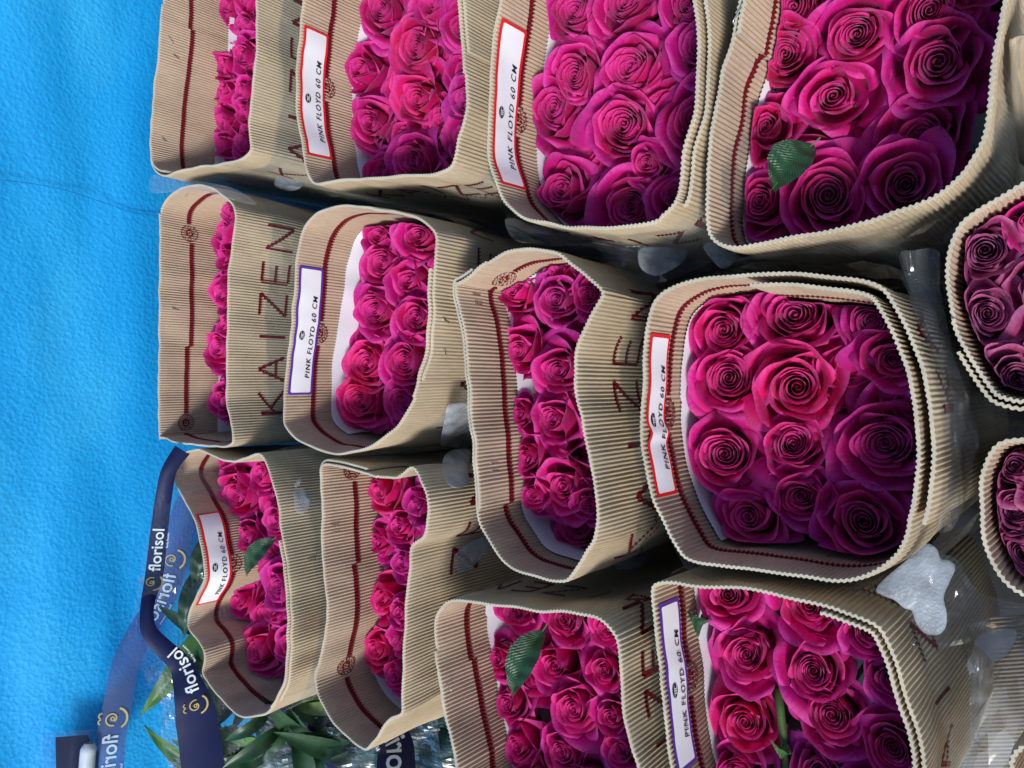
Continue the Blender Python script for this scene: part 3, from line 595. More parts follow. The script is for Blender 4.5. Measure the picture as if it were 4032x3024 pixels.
def add_rose(key, p, d, kind, tone, label, rng, lean, low=0):
    """p = centre of the flower's top, d = head width in metres"""
    sv = SL[key]
    if not hasattr(sv, "np_q"):
        ii = range(0, sv.M, 3); sv.np_q = np.array([sv.rs[i][:2] for i in ii]); sv.np_l = np.array([sv.lay_at(i/sv.M*sv.P, False) for i in ii]); sv.np_n = np.array([sv.base(i/sv.M*sv.P)[1][:2] for i in ii])
    i = rng.randrange(6 if kind != 'mauve' else 3); core, outs = proto(kind, i); kk = d/({'bud': .050, 'mid': .055, 'open': .060, 'mauve': .058}[kind])
    kk = max(.80, min(1.42, kk*(1.38 if key in ('B1', 'C1', 'C2', 'B3') else 1.27 if key in ('A1', 'B1', 'B3', 'C1', 'C2', 'C3', 'B2') else 1.24 if key in ('A3', 'A4', 'C4', 'A2') else 1.17)))
    tocam = (CP - p); tocam.z = 0; tocam.normalize()
    ax = Vector((0, 0, 1)); tilt = math.radians(lean+rng.uniform(-6, 6)); side = rng.uniform(-.15, .15)
    d3 = (ax*math.cos(tilt) + tocam*math.sin(tilt) + Vector((side, rng.uniform(-.08, .08), 0))).normalized()
    q = d3.to_track_quat('Z', 'Y').to_matrix() @ Matrix.Rotation(rng.uniform(0, 2*PI), 3, 'Z')
    base = p - d3*(.045*kk)
    rt = empty('rose', base, label, 'rose', 'roses in ' + NAMES[key]); mw = Matrix.Translation(base) @ (q*kk).to_4x4(); rt.matrix_world = mw
    ct, ot = TONES[tone]; j = rng.uniform(.9, 1.08)
    def put(name, me, col):
        o = bpy.data.objects.new(name, me); S.collection.objects.link(o); o.parent = rt; o.color = (col[0]*j, col[1]*j, col[2]*j, 1); return o
    def fit(o):                            # petals give way where they press against the sleeve
        if sv is None: return
        me = o.data; n = len(me.vertices); co = np.empty(n*3); me.vertices.foreach_get('co', co); co = co.reshape(-1, 3)
        W = np.array(mw @ o.matrix_basis); w4 = co @ W[:3, :3].T + W[:3, 3]
        k = np.clip(1-sv.taper*(sv.z-w4[:, 2]), .5, 1.1)[:, None]; c = np.array(sv.cen[:2]); q = (w4[:, :2]-c)/k + c
        d2 = ((q[:, None, :]-sv.np_q[None])**2).sum(2); ix = d2.argmin(1); nn = sv.np_n[ix]; d = ((q-sv.np_q[ix])*nn).sum(1)
        m = .0052-sv.np_l[ix]
        if (d > -m-.003).sum() == 0: return
        x = (-(d+m))/.0022; sp = np.where(x > 20, x, np.log1p(np.exp(np.clip(x, -40, 20)))); dn = -m-.0022*sp
        w4[:, :2] = (q+nn*(dn-d)[:, None]-c)*k + c; Wi = np.linalg.inv(W); co = w4 @ Wi[:3, :3].T + Wi[:3, 3]
        me = me.copy(); me.vertices.foreach_set('co', co.ravel()); me.update(); o.data = me
    fit(put('bloom', core, ct))
    for n, m in enumerate(outs):
        f = n/(len(outs)-1); o = put('petal', m, tuple(a*(1-f)+b*f for a, b in zip(ct, ot)))
        o.rotation_euler = (rng.uniform(-.07, .07), rng.uniform(-.07, .07), rng.uniform(-.06, .06)); o.scale = (rng.uniform(.96, 1.07),)*2 + (rng.uniform(.95, 1.04),); fit(o)
    put('stem', STEM, (1, 1, 1)); put('sepals', SEP, (1, 1, 1))
    return rt
def inside(poly, p):
    c = False; n = len(poly)
    for i in range(n):
        a, b = poly[i], poly[i-1]
        if (a.y > p.y) != (b.y > p.y) and p.x < (b.x-a.x)*(p.y-a.y)/(b.y-a.y)+a.x: c = not c
    return c
CRIM = {('C1', 7), ('B2', 5), ('B2', 7), ('C4', 6), ('C2', 4), ('C2', 6), ('C3', 12), ('A4', 3), ('B4', 4), ('C2', 0), ('A2', 2), ('A2', 5), ('A4', 6)}
PURP = {('A3', 5), ('B3', 1), ('C2', 1), ('C2', 3), ('C4', 10), ('B4', 2), ('A2', 9), ('C4', 2), ('C4', 5), ('C1', 6)}
for key, (sc, ox, oy, dp, lean, lst) in R_.items():
    rng = random.Random(hash_(key)); sv = SL[key]; items = []
    for n, r in enumerate(lst):
        px, py = ox+r[0]/sc, oy+r[1]/sc; kind = r[3] if len(r) > 3 else rng.choice(['bud', 'mid', 'mid', 'open'] if key != 'A1' else ['bud', 'mid'])
        p = onz(px, py, sv.z-dp-rng.uniform(0, .006)); zd = (CP-p).dot(CZ); d = r[2]/sc*zd/FPX
        q, nn = min(((sv.rs[i], i) for i in range(sv.M)), key=lambda t: (t[0]-Vector((p.x, p.y, 0))).length)
        # keep the head clear of the wall of the sleeve
        k = 1-sv.taper*dp; poly = [sv.cen+(v-sv.cen)*k for v in sv.rs]; need = .27*d+.003
        for _ in range(14):
            best = min(poly, key=lambda v: (v.x-p.x)**2+(v.y-p.y)**2); dv = Vector((p.x-best.x, p.y-best.y, 0)); ins = inside(poly, p)
            dist = dv.length if ins else -dv.length
            if dist >= need or dv.length < 1e-6: break
            p += dv.normalized()*(1 if ins else -1)*(need-dist)*.6
        if key in ('B5', 'C5', 'C6'): tone = 'mauve' if kind == 'mauve' else 'magenta'
        else: tone = 'crimson pink' if (key, n) in CRIM else 'purplish magenta' if (key, n) in PURP else 'magenta'
        items.append([px, py, p, d, kind, tone, False])
    # lower heads that show between the upper ones
    k = 1-sv.taper*(dp+.03); poly = [sv.cen+(v-sv.cen)*k for v in sv.rs]
    xs = [v.x for v in poly]; ys = [v.y for v in poly]; fill = []
    for _ in range(1800):
        c = Vector((rng.uniform(min(xs), max(xs)), rng.uniform(min(ys), max(ys)), sv.z-dp-rng.uniform(.018, .030)))
        if not inside(poly, c): continue
        if min((Vector((v.x, v.y, c.z))-c).length for v in poly[::8]) < .023: continue
        if any((Vector((it[2].x, it[2].y, 0))-Vector((c.x, c.y, 0))).length < ((.037 if key != 'B4' else .031) if not it[6] else .042) for it in items+fill): continue
        px, py = project(c)
        if not (-60 < px < 4090 and -60 < py < 3080): continue
        fill.append([px, py, c, .052, 'mauve' if key in ('B5', 'C5', 'C6') else 'mid', 'mauve' if key in ('B5', 'C5', 'C6') else 'magenta', True])
        if len(fill) >= 14: break
    for grp in (items, fill):
        vis = [it for it in grp if -90 < it[0] < 4120 and -90 < it[1] < 3110]
        if not vis: continue
        xa, xb = min(i[0] for i in vis), max(i[0] for i in vis); nc = 3 if len(vis) > 11 and (xb-xa) > 350 else 2 if len(vis) > 4 and xb-xa > 60 else 1
        cols = [[] for _ in range(nc)]
        for it in grp: cols[max(0, min(nc-1, int((it[0]-xa)/(xb-xa+1e-6)*nc)))].append(it)
        for ci, c in enumerate(cols):
            c.sort(key=lambda t: t[1]); cn = {1: [''], 2: [' left', ' right'], 3: [' left', ' middle', ' right']}[nc][ci]; kx = 0
            for it in c:
                off = not (-90 < it[0] < 4120 and -90 < it[1] < 3110)
                if off: lab = '%s rose beyond the frame in %s, number hidden' % (it[5], NAMES[key])
                else:
                    o = ORD[kx] if len(c) > 1 else 'only'; kx += 1
                    lab = ('%s %srose,%s %s in%s row of %s' % ({'bud': 'half-closed', 'mid': 'cupped', 'open': 'open', 'mauve': 'frilly'}[it[4]], it[5]+' ', '', o, cn, NAMES[key])) if not it[6] else 'half-hidden low rose, %s in%s part of %s' % (o, cn, NAMES[key])
                if off and not (-250 < it[0] < 4280 and -250 < it[1] < 3270): continue
                if off: lab = '%s rose at the cut-off edge of %s' % (it[5], NAMES[key])
                add_rose(key, it[2], it[3], it[4], it[5], lab, rng, lean)

# ---------------------------------------------------------------- leaves lying in the bunches
def leaf(name, label, cat, base, tip, wd, up=Vector((0, 0, 1)), mat=None, fold=.35, droop=.006, serr=.035, group=None, parent=None):
    ax = tip-base; L = ax.length; a = ax/L; sd = a.cross(up).normalized(); nn = sd.cross(a); vs, fs, uvs = [], [], []; NU, NV = 44, 8
    for i in range(NU+1):
        f = i/NU; ww = wd*math.sin(PI*f**.80)**.9*(1-.15*f); ww *= 1+serr*((i % 2)*2-1)*(1 if 0 < i < NU else 0)
        for j in range(NV+1):
            g = -1+2*j/NV
            vs.append(base+ax*f+sd*g*ww+nn*(abs(g)*ww*fold - droop*(2*f-1)**2*4*.5 + droop + .0008*math.sin(f*28+abs(g)*3)))
            uvs.append((f, g))
    for i in range(NU):
        for j in range(NV): q = i*(NV+1)+j; fs.append((q, q+1, q+NV+2, q+NV+1))
    o = link(name, mesh(name, vs, fs, uvs), [mat or LEAFV], parent)
    v, f_ = tube([base-a*.006-nn*.0008+nn*droop*-.9, base+ax*.3+nn*(.0002), base+ax*.6+nn*.0002, tip], .0007, 5, lambda t: 1-t*.8)
    m = link('midrib', mesh('midrib', v, f_), [plain('leaf_midrib', (.10, .20, .07))]); m.parent = o
    if label: tag(o, label, cat, group)
    return o
G = 'rose leaves among the blooms'
leaf('rose_leaf', 'broad dark green leaf lying across the pink roses of the bottom edge sleeve', 'leaf', onz(2130, 2480, -.045), onz(2005, 2745, -.028), .0165, group=G)
leaf('rose_leaf', 'dull green leaf between dark magenta roses low in the big top right sleeve', 'leaf', onz(3195, 560, -.036), onz(3035, 750, -.034), .017, group=G)
leaf('rose_leaf', 'dark green leaf between the roses beside the bent red label', 'leaf', onz(1070, 2120, -.062), onz(958, 2270, -.044), .016, group=G)
leaf('rose_leaf', 'small dark leaf tucked behind the upper roses next to the bent red label', 'leaf', onz(925, 2052, -.062), onz(835, 2010, -.05), .010, group=G)
leaf('rose_leaf', 'small green leaf tip at the left side of the purple-labelled bottom sleeve', 'leaf', onz(2775, 2440, -.058), onz(2722, 2432, -.045), .010, group=G)
v, f = tube([onz(3060, 2650, -.085), onz(3068, 2760, -.07), onz(3085, 2900, -.066), onz(3105, 3080, -.066)], .0034, 8)
st = link('thorny_twig', mesh('thorny_twig', v, f), [GREEN]); tag(st, 'thorny green stem lying between roses of the purple-labelled bottom sleeve', 'stem')
leaf('leaf_bud', None, None, onz(3092, 2930, -.066), onz(3050, 2945, -.050), .005, mat=LEAF2, parent=st)
# ---------------------------------------------------------------- clear plastic and frosted patches on the sleeves
for k, kw in {'A3': dict(u0=0, u1=1, seed=1), 'A4': dict(seed=2, amp=.009), 'B4': dict(seed=3, amp=.008, off=.005), 'B1': dict(seed=4, amp=.004, off=.002, t0=.05), 'A1': dict(seed=5, amp=.005, off=.003, t0=.03), 'C1': dict(seed=6, amp=.006, t0=.03, off=.003),
              'B2': dict(seed=7, amp=.005, t0=.045, off=.002), 'C3': dict(seed=8, amp=.004, t0=.03, off=.002), 'C4': dict(seed=9, amp=.005, t0=.03, off=.002), 'B3': dict(seed=11, amp=.004, t0=.06, off=.002), 'A2': dict(seed=12, amp=.005, t0=.04, off=.003), 'B5': dict(seed=13, amp=.010, t0=.02)}.items():
    SL[k].filmwrap(**kw)
def frost_mat():
    a = N_('frosted_plastic'); p = a.n('ShaderNodeBsdfPrincipled'); tc = a.n('ShaderNodeTexCoord').outputs['Object']
    v = a.n('ShaderNodeTexVoronoi'); v.inputs['Scale'].default_value = 520; a.l(tc, v.inputs['Vector']); n = a.noise(tc, 60, 3)
    a.l(a.ramp(n, [(.3, (.36, .41, .46)), (.75, (.62, .68, .74))]), p.inputs['Base Color']); p.inputs['Roughness'].default_value = .38; p.inputs['Specular IOR Level'].default_value = .4
    a.l(a.bump(v.outputs['Distance'], .0003, .9), p.inputs['Normal']); tr = a.n('ShaderNodeBsdfTransparent'); mx = a.n('ShaderNodeMixShader'); a.l(a.ramp(a.noise(tc, 45, 5), [(.34, (.22,)*3), (.70, (.72,)*3)]), mx.inputs[0])
    a.l(tr.outputs[0], mx.inputs[1]); a.l(p.outputs[0], mx.inputs[2]); a.l(mx.outputs[0], a.out.inputs[0]); return a.m
FROST = frost_mat()
allv = {k: s.bvh for k, s in SL.items()}
def hit(px, py, key=None):
    d = ray(px, py); best = None
    for k, b in allv.items():
        if key and k != key: continue
        h, n, _, ds = b.ray_cast(CP, d)
        if h is not None and (best is None or ds < best[1]): best = (h, ds, n)
    return best
def patch(name, label, cat, pts, mat, key=None, lift=.014, bulge=.0015, dist=None, group=None, n=20, rings=9, wr=.0008, slope=None):
    """a piece of film with the outline pts, lying just off the surface behind it"""
    q = catmull([Vector((x, y, 0)) for x, y in pts], 4); c = sum(q, Vector())/len(q); N = len(q)
    c3 = hit(c.x, c.y, key); ds = [h[1] for h in (hit(a.x, a.y, key) for a in q) if h and c3 and abs(h[1]-c3[1]) < .12]
    # a tangent plane fitted to what lies behind the patch keeps it smooth
    P = []; hs = []
    for a in q+[c]:
        h = hit(a.x, a.y, key)
        if h and (not c3 or abs(h[1]-c3[1]) < .10): hs.append(h[0])
    if dist or len(hs) < 6:
        D = dist or .6; pc = CP+ray(c.x, c.y)*D; nn = slope or Vector((0, -.75, .66)); nn = nn.normalized()
    else:
        pc = sum(hs, Vector())/len(hs); m = Vector()
        for i in range(len(hs)): m += (hs[i-1]-pc).cross(hs[i]-pc)
        nn = m.normalized()
        if nn.dot(CP-pc) < 0: nn = -nn
        if nn.dot((CP-pc).normalized()) < .3: nn = (nn + (CP-pc).normalized()*.5).normalized()
        pc = pc + nn*lift
    def on(x, y):
        d = ray(x, y); return CP + d*((pc-CP).dot(nn)/d.dot(nn))
    vs = [on(c.x, c.y)+nn*bulge]; fs = []
    for r in range(1, rings+1):
        f = r/rings
        for a in q:
            b = c.lerp(a, f); p = on(b.x, b.y)
            vs.append(p + nn*(bulge*(1-f*f) + wr*noise.noise(p*70)*2))
    for k in range(N): fs.append((0, 1+k, 1+(k+1) % N))
    for r in range(rings-1):
        for k in range(N): a = 1+r*N+k; b = 1+r*N+(k+1) % N; fs += [(a, a+N, b+N), (a, b+N, b)]
    o = link(name, mesh(name, vs, fs, smooth=(mat is FROST)), [mat])
    md = o.modifiers.new('thickness', 'SOLIDIFY'); md.thickness = .0003
    if mat is not FROST: o.modifiers.clear()
    return tag(o, label, cat, group) if label else o
GF = 'frosted plastic patches on the wrappings'
def frost(label, pts, **kw): return patch('frosted_patch', label, 'plastic patch', pts, FROST, group=GF, **kw)
frost('small white frosted patch on the left end of the top left sleeve', [(1085, 705), (1110, 685), (1150, 688), (1200, 700), (1190, 735), (1150, 752), (1110, 745), (1082, 730)])
frost('white frosted rectangle between the two purple and unlabelled middle sleeves', [(1762, 1600), (1800, 1590), (1850, 1600), (1858, 1700), (1850, 1762), (1790, 1758), (1738, 1752), (1745, 1680)], lift=.012)
frost('pale frosted curved flap just below the white rectangle in the middle tier', [(1748, 1800), (1790, 1770), (1850, 1775), (1850, 1810), (1840, 1850), (1850, 1895), (1810, 1922), (1765, 1905), (1742, 1850)], lift=.010)
frost('small white torn frosted patch on the upper face of the bent-label sleeve', [(1156, 1940), (1170, 1925), (1200, 1930), (1212, 1955), (1225, 1965), (1215, 2000), (1190, 2025), (1165, 2010), (1158, 1975)])
frost('thin white frosted sliver just above the torn white patch', [(1160, 1905), (1180, 1882), (1188, 1885), (1182, 1905), (1166, 1918)])
frost('grey frosted rounded tab on the dark gap left of the long middle sleeve end', [(1790, 2190), (1830, 2150), (1880, 2120), (1930, 2110), (1925, 2160), (1880, 2215), (1840, 2250), (1800, 2245)], lift=.010)
frost('blue-grey frosted patch in the dark gap left of the large square sleeve', [(2515, 985), (2560, 972), (2625, 975), (2700, 985), (2690, 1030), (2620, 1075), (2570, 1085), (2520, 1050)], dist=.66)
frost('blue-grey frosted tongue in the dark gap above the large square sleeve', [(2800, 950), (2850, 940), (2900, 1000), (2880, 1040), (2840, 1058), (2800, 1020), (2770, 975)], dist=.62)
frost('big white frosted patch covered with droplets right of the bottom purple-labelled sleeve', [(3450, 2318), (3475, 2345), (3520, 2362), (3560, 2395), (3590, 2405), (3605, 2450), (3640, 2492), (3690, 2500), (3722, 2470), (3728, 2415), (3715, 2350), (3740, 2290), (3762, 2235), (3740, 2208), (3705, 2200), (3688, 2160), (3650, 2140), (3615, 2165), (3570, 2205), (3510, 2255)], dist=.545, slope=Vector((.1, -.35, .9)), bulge=.002)
frost('dim frosted patch behind film near the lower right corner', [(3835, 2525), (3900, 2480), (4000, 2480), (3990, 2540), (3950, 2590), (3905, 2600), (3870, 2560)], dist=.66, slope=Vector((0, 0, 1)))
frost('pale frosted oval on the upper face of the bottom edge sleeve', [(2420, 2200), (2480, 2190), (2530, 2200), (2525, 2235), (2470, 2248), (2425, 2235)], lift=.010)
# loose film
GP = 'loose pieces of clear film between the sleeves'
def loose(label, pts, mat=None, **kw): return patch('clear_film', label, 'plastic film', pts, mat or CLEAR2, group=GP, rings=6, **kw)
loose('wide dusky clear film spread in the lower right gap under the droplet patch', [(3400, 2400), (3600, 2200), (3760, 2200), (3850, 2330), (4032, 2380), (4060, 2440), (3900, 2500), (3760, 2545), (3640, 2550), (3480, 2500)], dist=.62, slope=Vector((0, -.1, 1)), wr=.004, bulge=.003)
loose('crumpled clear film at the right side of the large square sleeve', [(3540, 1010), (3600, 990), (3690, 985), (3700, 1080), (3715, 1180), (3745, 1330), (3790, 1500), (3855, 1720), (3830, 1850), (3790, 2010), (3700, 2100), (3690, 1900), (3670, 1650), (3630, 1400), (3590, 1200)], dist=.545, slope=Vector((0, -.3, 1)), wr=.006, bulge=.003)
loose('dark clear film folded in the gap between third top sleeve and square sleeve', [(1990, 870), (2100, 880), (2290, 920), (2420, 950), (2560, 960), (2700, 940), (2840, 930), (2870, 980), (2700, 1080), (2560, 1120), (2450, 1100), (2320, 960), (2060, 960)], dist=.70, slope=Vector((0, -.6, .8)), wr=.006)
loose('clear film tip poking up between the two sleeves nearest the wall', [(600, 690), (680, 700), (900, 735), (1010, 800), (960, 800), (860, 760), (740, 738), (640, 760), (590, 750)], dist=1.02, slope=Vector((0, -.8, .6)))
# rolled clear film standing at the right edge
vs, fs = [], []; c0 = onz(4010, 590, -.03); n = 40
for i in range(n):
    a = 2*PI*i/n; e = Vector((math.cos(a)*.020, math.sin(a)*.014, 0))
    for t in range(7): f = t/6; vs.append(c0+e*(1+.12*math.sin(3*a+f*4))*(1-.15*f)+Vector((.008*f, .004*f, -.12*f+.006*math.cos(a))))
for i in range(n):
    for t in range(6): a = i*7+t; b = ((i+1) % n)*7+t; fs.append((a, b, b+1, a+1))
tag(link('film_roll', mesh('film_roll', vs, fs), [CLEAR2]), 'rolled tube of clear film with dark opening at the right edge near the top', 'plastic roll')
# kraft sheets seen at the right edge
def sheet(label, pts, tilt, ribdir, mat=KOUT):
    """corrugated sheet: pts are corners (px, py, z); ribs run along the first edge direction"""
    a, b, c, d = [onz(*p) for p in pts]; n = int((b-a).length/(.0038)*6); vs, fs, uvs = [], [], []; nj = 12
    nn = (b-a).cross(d-a).normalized(); nn = nn if nn.z > 0 else -nn
    for i in range(n+1):
        f = i/n; w = math.sin(2*PI*i/6)*.0006
        for j in range(nj+1):
            g = j/nj; p = a.lerp(b, f).lerp(d.lerp(c, f), g); vs.append(p+nn*(w+.012*math.sin(PI*f)*math.cos(g*1.5)+.004*noise.noise(p*14))); uvs.append((f*(b-a).length, g*(d-a).length))
    for i in range(n):
        for j in range(nj): q = i*(nj+1)+j; fs.append((q, q+1, q+nj+2, q+nj+1))
    o = link('kraft_sheet', mesh('kraft_sheet', vs, fs, uvs), [mat, mat, KEDGE]); m = o.modifiers.new('thickness', 'SOLIDIFY'); m.thickness = .0018; m.material_offset_rim = 2
    return tag(o, label, 'kraft paper', 'bent kraft sheets at the right edge')
sheet('bent corrugated kraft sheet at the top right corner beside the big rose sleeve', [(3968, 160, -.01), (4120, -40, -.01), (4330, 900, -.16), (4010, 640, -.12)], 0, 0)
GREY = kraft('kraft_painted_shade', (.27, .235, .19))  # dry kraft made darker, the shade of the lower right corner put into its colour
sheet('wide kraft sheet under cloudy film in the lower right corner', [(3690, 3250, -.30), (3770, 2440, -.30), (4330, 2400, -.28), (4330, 3250, -.28)], 0, 0, GREY)
loose('cloudy film over the kraft sheet in the lower right corner', [(3700, 3080), (3760, 2800), (3800, 2560), (3900, 2500), (4100, 2440), (4100, 3080)], mat=HAZY, dist=.70, slope=Vector((0, 0, 1)), wr=.006, bulge=.003)

# ---------------------------------------------------------------- printed clear bag and bouquet at the lower left
def ribbon_frames(cl, Y):
    P = [ony(x, y, yy) for (x, y, wdt), yy in zip(cl, Y)]; W = [w_*(p-CP).dot(-CZ)/FPX for (x, y, w_), p in zip(cl, P)]
    Pc = catmull(P, 10, False); Wc = catmull([Vector((w_, 0, 0)) for w_ in W], 10, False); L = [0]
    for i in range(1, len(Pc)): L.append(L[-1]+(Pc[i]-Pc[i-1]).length)
    def at(a, b):                                     # a metres along, b -1..1 across
        a = max(0, min(L[-1]-1e-6, a)); i = max(k for k in range(len(L)-1) if L[k] <= a); f = (a-L[i])/(L[i+1]-L[i])
        p = Pc[i].lerp(Pc[i+1], f); t = (Pc[min(i+2, len(Pc)-1)]-Pc[max(i-1, 0)]).normalized(); vw = (CP-p).normalized(); sd = t.cross(vw).normalized(); nn = sd.cross(t)
        if nn.dot(vw) < 0: nn = -nn
        return p+sd*b*(Wc[i].x*(1-f)+Wc[i+1].x*f)/2, nn
    return at, L[-1], Wc[0].x
def ribbon(name, cl, Y, mat, eps=0., parent=None):
    at, L, _ = ribbon_frames(cl, Y); vs, fs = [], []; n = 90; nb = 6
    for i in range(n+1):
        for j in range(nb+1):
            b = -1+2*j/nb; p, nn = at(L*i/n, b); vs.append(p+nn*(eps-.0025*b*b))
    for i in range(n):
        for j in range(nb): q = i*(nb+1)+j; fs.append((q, q+1, q+nb+2, q+nb+1))
    o = link(name, mesh(name, vs, fs), [mat], parent); return o, at, L
def brand(at, a0, size, flip, parent, txt='florisol', mirror=False, mat=None, b0=0., gold=True, rev=False, sub=True):
    """lettering along a band; a grows down the band, the words read upwards"""
    def M(x, y, e):
        yy = -y if mirror else y
        p, nn = at(a0-x if not rev else a0+x, 0); q, _ = at(a0-x if not rev else a0+x, 1); sd = (q-p).normalized()
        if rev: sd = -sd
        return p + sd*flip*(b0+yy) + nn*e
    vs, fs = text_mesh(txt, 1.0); pv = [M(x*size, (y-.3)*size, .0012) for x, y in vs]
    o = link('printed_word', mesh('printed_word', pv, fs), [mat or NWHITE], parent)
    if sub:
        pv = [M((x*.18+1.5)*size, (y*.18-.62)*size, .0012) for x, y in text_mesh('family flowers', 1.0)[0]]
        link('small_print', mesh('small_print', pv, text_mesh('family flowers', 1.0)[1]), [mat or NWHITE], parent)
    if gold:                                           # swirl emblem before the word
        vs, fs = [], []
        def arc(cx, cy, r, a1, a2, wd, k=0):
            n = 24
            for i in range(n+1):
                a = a1+(a2-a1)*i/n; rr = r*(1-k*i/n)
                for s2 in (-1, 1): vs.append(M(-size*.75+(cx+(rr+s2*wd)*math.cos(a))*size, (cy+(rr+s2*wd)*math.sin(a))*size, .0012))
                if i: b = len(vs)-4; fs.append((b, b+1, b+3, b+2))
        arc(0, .1, .34, -.4, 5.6, .035, .55); arc(0, -.05, .52, 3.3, 5.6, .05); arc(-.1, .62, .12, 0, 3.2, .03); arc(.18, .6, .1, 0, 3.2, .03); arc(0, .08, .08, 0, 6.28, .03)
        link('gold_swirl', mesh('gold_swirl', vs, fs), [GOLD], parent)
def cz(l): return [(x/1.253, 1700+y/1.253, w_/1.253) for x, y, w_ in l]
bag = empty('bouquet_bag', ony(640, 2600, 1.1), 'clear bag printed with navy bands and white lettering, hanging against the blue wall, lower left', 'flower bag')
def underbag(o):
    o.parent = bag; o.matrix_parent_inverse = Matrix.Translation(-bag.location); return o
o, at, L = ribbon('navy_band', cz([(900, 90, 80), (850, 160, 70), (822, 235, 72), (790, 450, 78), (762, 700, 82), (727, 860, 62), (735, 980, 72), (810, 1070, 85), (890, 1150, 100), (940, 1290, 150), (965, 1400, 185), (985, 1520, 190), (1010, 1720, 200)]), [1.01, 1.015, 1.02, 1.03, 1.03, 1.01, 1.0, .99, .985, .97, .965, .96, .95], NAVY)
underbag(o)
def a_of(at, L, py, hi=True):
    return min((abs(project(at(L*i/300, 0)[0])[1]-py), L*i/300) for i in range(301))[1]
brand(at, a_of(at, L, 1700+690/1.253), .021, 1, o)
brand(at, a_of(at, L, 1700+1290/1.253), .023, 1, o, b0=-.004)
o2, at2, L2 = ribbon('translucent_band', cz([(940, 330, 120), (880, 500, 125), (840, 700, 130), (780, 860, 130), (690, 1000, 130), (620, 1150, 125), (580, 1350, 130), (550, 1500, 132), (530, 1740, 135)]), [1.13, 1.135, 1.14, 1.15, 1.15, 1.15, 1.15, 1.15, 1.15], BAND2)
underbag(o2)
brand(at2, a_of(at2, L2, 1700+700/1.253), .029, 1, o2, mirror=True, rev=True, mat=plain('faded_white_print', (.42, .52, .62)))
brand(at2, a_of(at2, L2, 1700+1490/1.253), .029, 1, o2, mirror=True, rev=True, mat=bpy.data.materials['faded_white_print'])
for (cl, Y) in [([(1, 0, 0)], 0)]: pass
# the clear sheet of the bag: wrinkled, standing a little off the wall
def wallfilm(name, corners, Y, wr, mat, nu=60, nv=60, seed=0):
    a, b, c, d = [Vector((x, y, 0)) for x, y in corners]; vs, fs = [], []
    for i in range(nu+1):
        for j in range(nv+1):
            f, g = i/nu, j/nv; q = a.lerp(b, f).lerp(d.lerp(c, f), g); yy = Y[0]+(Y[1]-Y[0])*g
            p = ony(q.x, q.y, yy); k = noise.noise(Vector((p.x*14+p.z*16, p.z*9, seed))); k2 = noise.noise(Vector((p.x*50+p.z*30, p.z*22, seed)))
            vs.append(p+Vector((0, -wr*(abs(k)*1.8+abs(k2)*.5), 0)))
    for i in range(nu):
        for j in range(nv): q = i*(nv+1)+j; fs.append((q, q+1, q+nv+2, q+nv+1))
    return link(name, mesh(name, vs, fs, smooth=False), [mat])
underbag(wallfilm('clear_sheet', [(640, 1830), (480, 2560), (900, 3150), (1150, 1900)], (1.03, .99), .012, CLEAR, nu=40, nv=40, seed=2))
underbag(wallfilm('clear_sheet', [(620, 2640), (640, 3120), (1350, 3120), (1200, 2700)], (1.00, .95), .022, CLEAR2, nu=34, nv=34, seed=5))
GB = 'green foliage inside the clear bag'
bl = [((900, 2380), (545, 2830), .020, LEAF2, 'bright curved leaf blade bending left out of the clear bag'), ((760, 2250), (720, 2520), .012, LEAF, 'slim leaf behind the bag film beside the bent-label sleeve'),
      ((1000, 2950), (860, 2890), .028, LEAF2, 'light green broad leaf low in the clear bag'), ((830, 2560), (760, 2740), .022, LEAF, 'dark leaf between the navy band and the bent-label sleeve'),
      ((1100, 2960), (700, 3010), .016, LEAF, 'dark blade lying across the bottom of the clear bag'), ((900, 3080), (560, 2870), .014, LEAF2, 'yellowish blade tip pointing at the wall'),
      ((1180, 2880), (1010, 3060), .030, LEAF, 'dark broad leaf at the bottom edge of the clear bag'), ((780, 2820), (800, 3060), .022, LEAF, 'dark leaf behind the wide navy band'),
      ((820, 2100), (770, 2330), .016, LEAF, 'dull leaf pressed behind the film next to the wavy rim'), ((1300, 2900), (1200, 3080), .028, LEAF, 'dark leaf under the film below the crumpled sleeve')]
for (b, t, wd, mt, lb) in bl:
    dd = 1.04 if b[0] < 950 else .97
    lf = leaf('foliage_leaf', lb, 'leaf', ony(*b, dd), ony(*t, dd+.05 if t[0] < 700 else dd), wd, up=Vector((0, -.8, .6)), mat=mt, droop=.012, serr=0, group=GB)
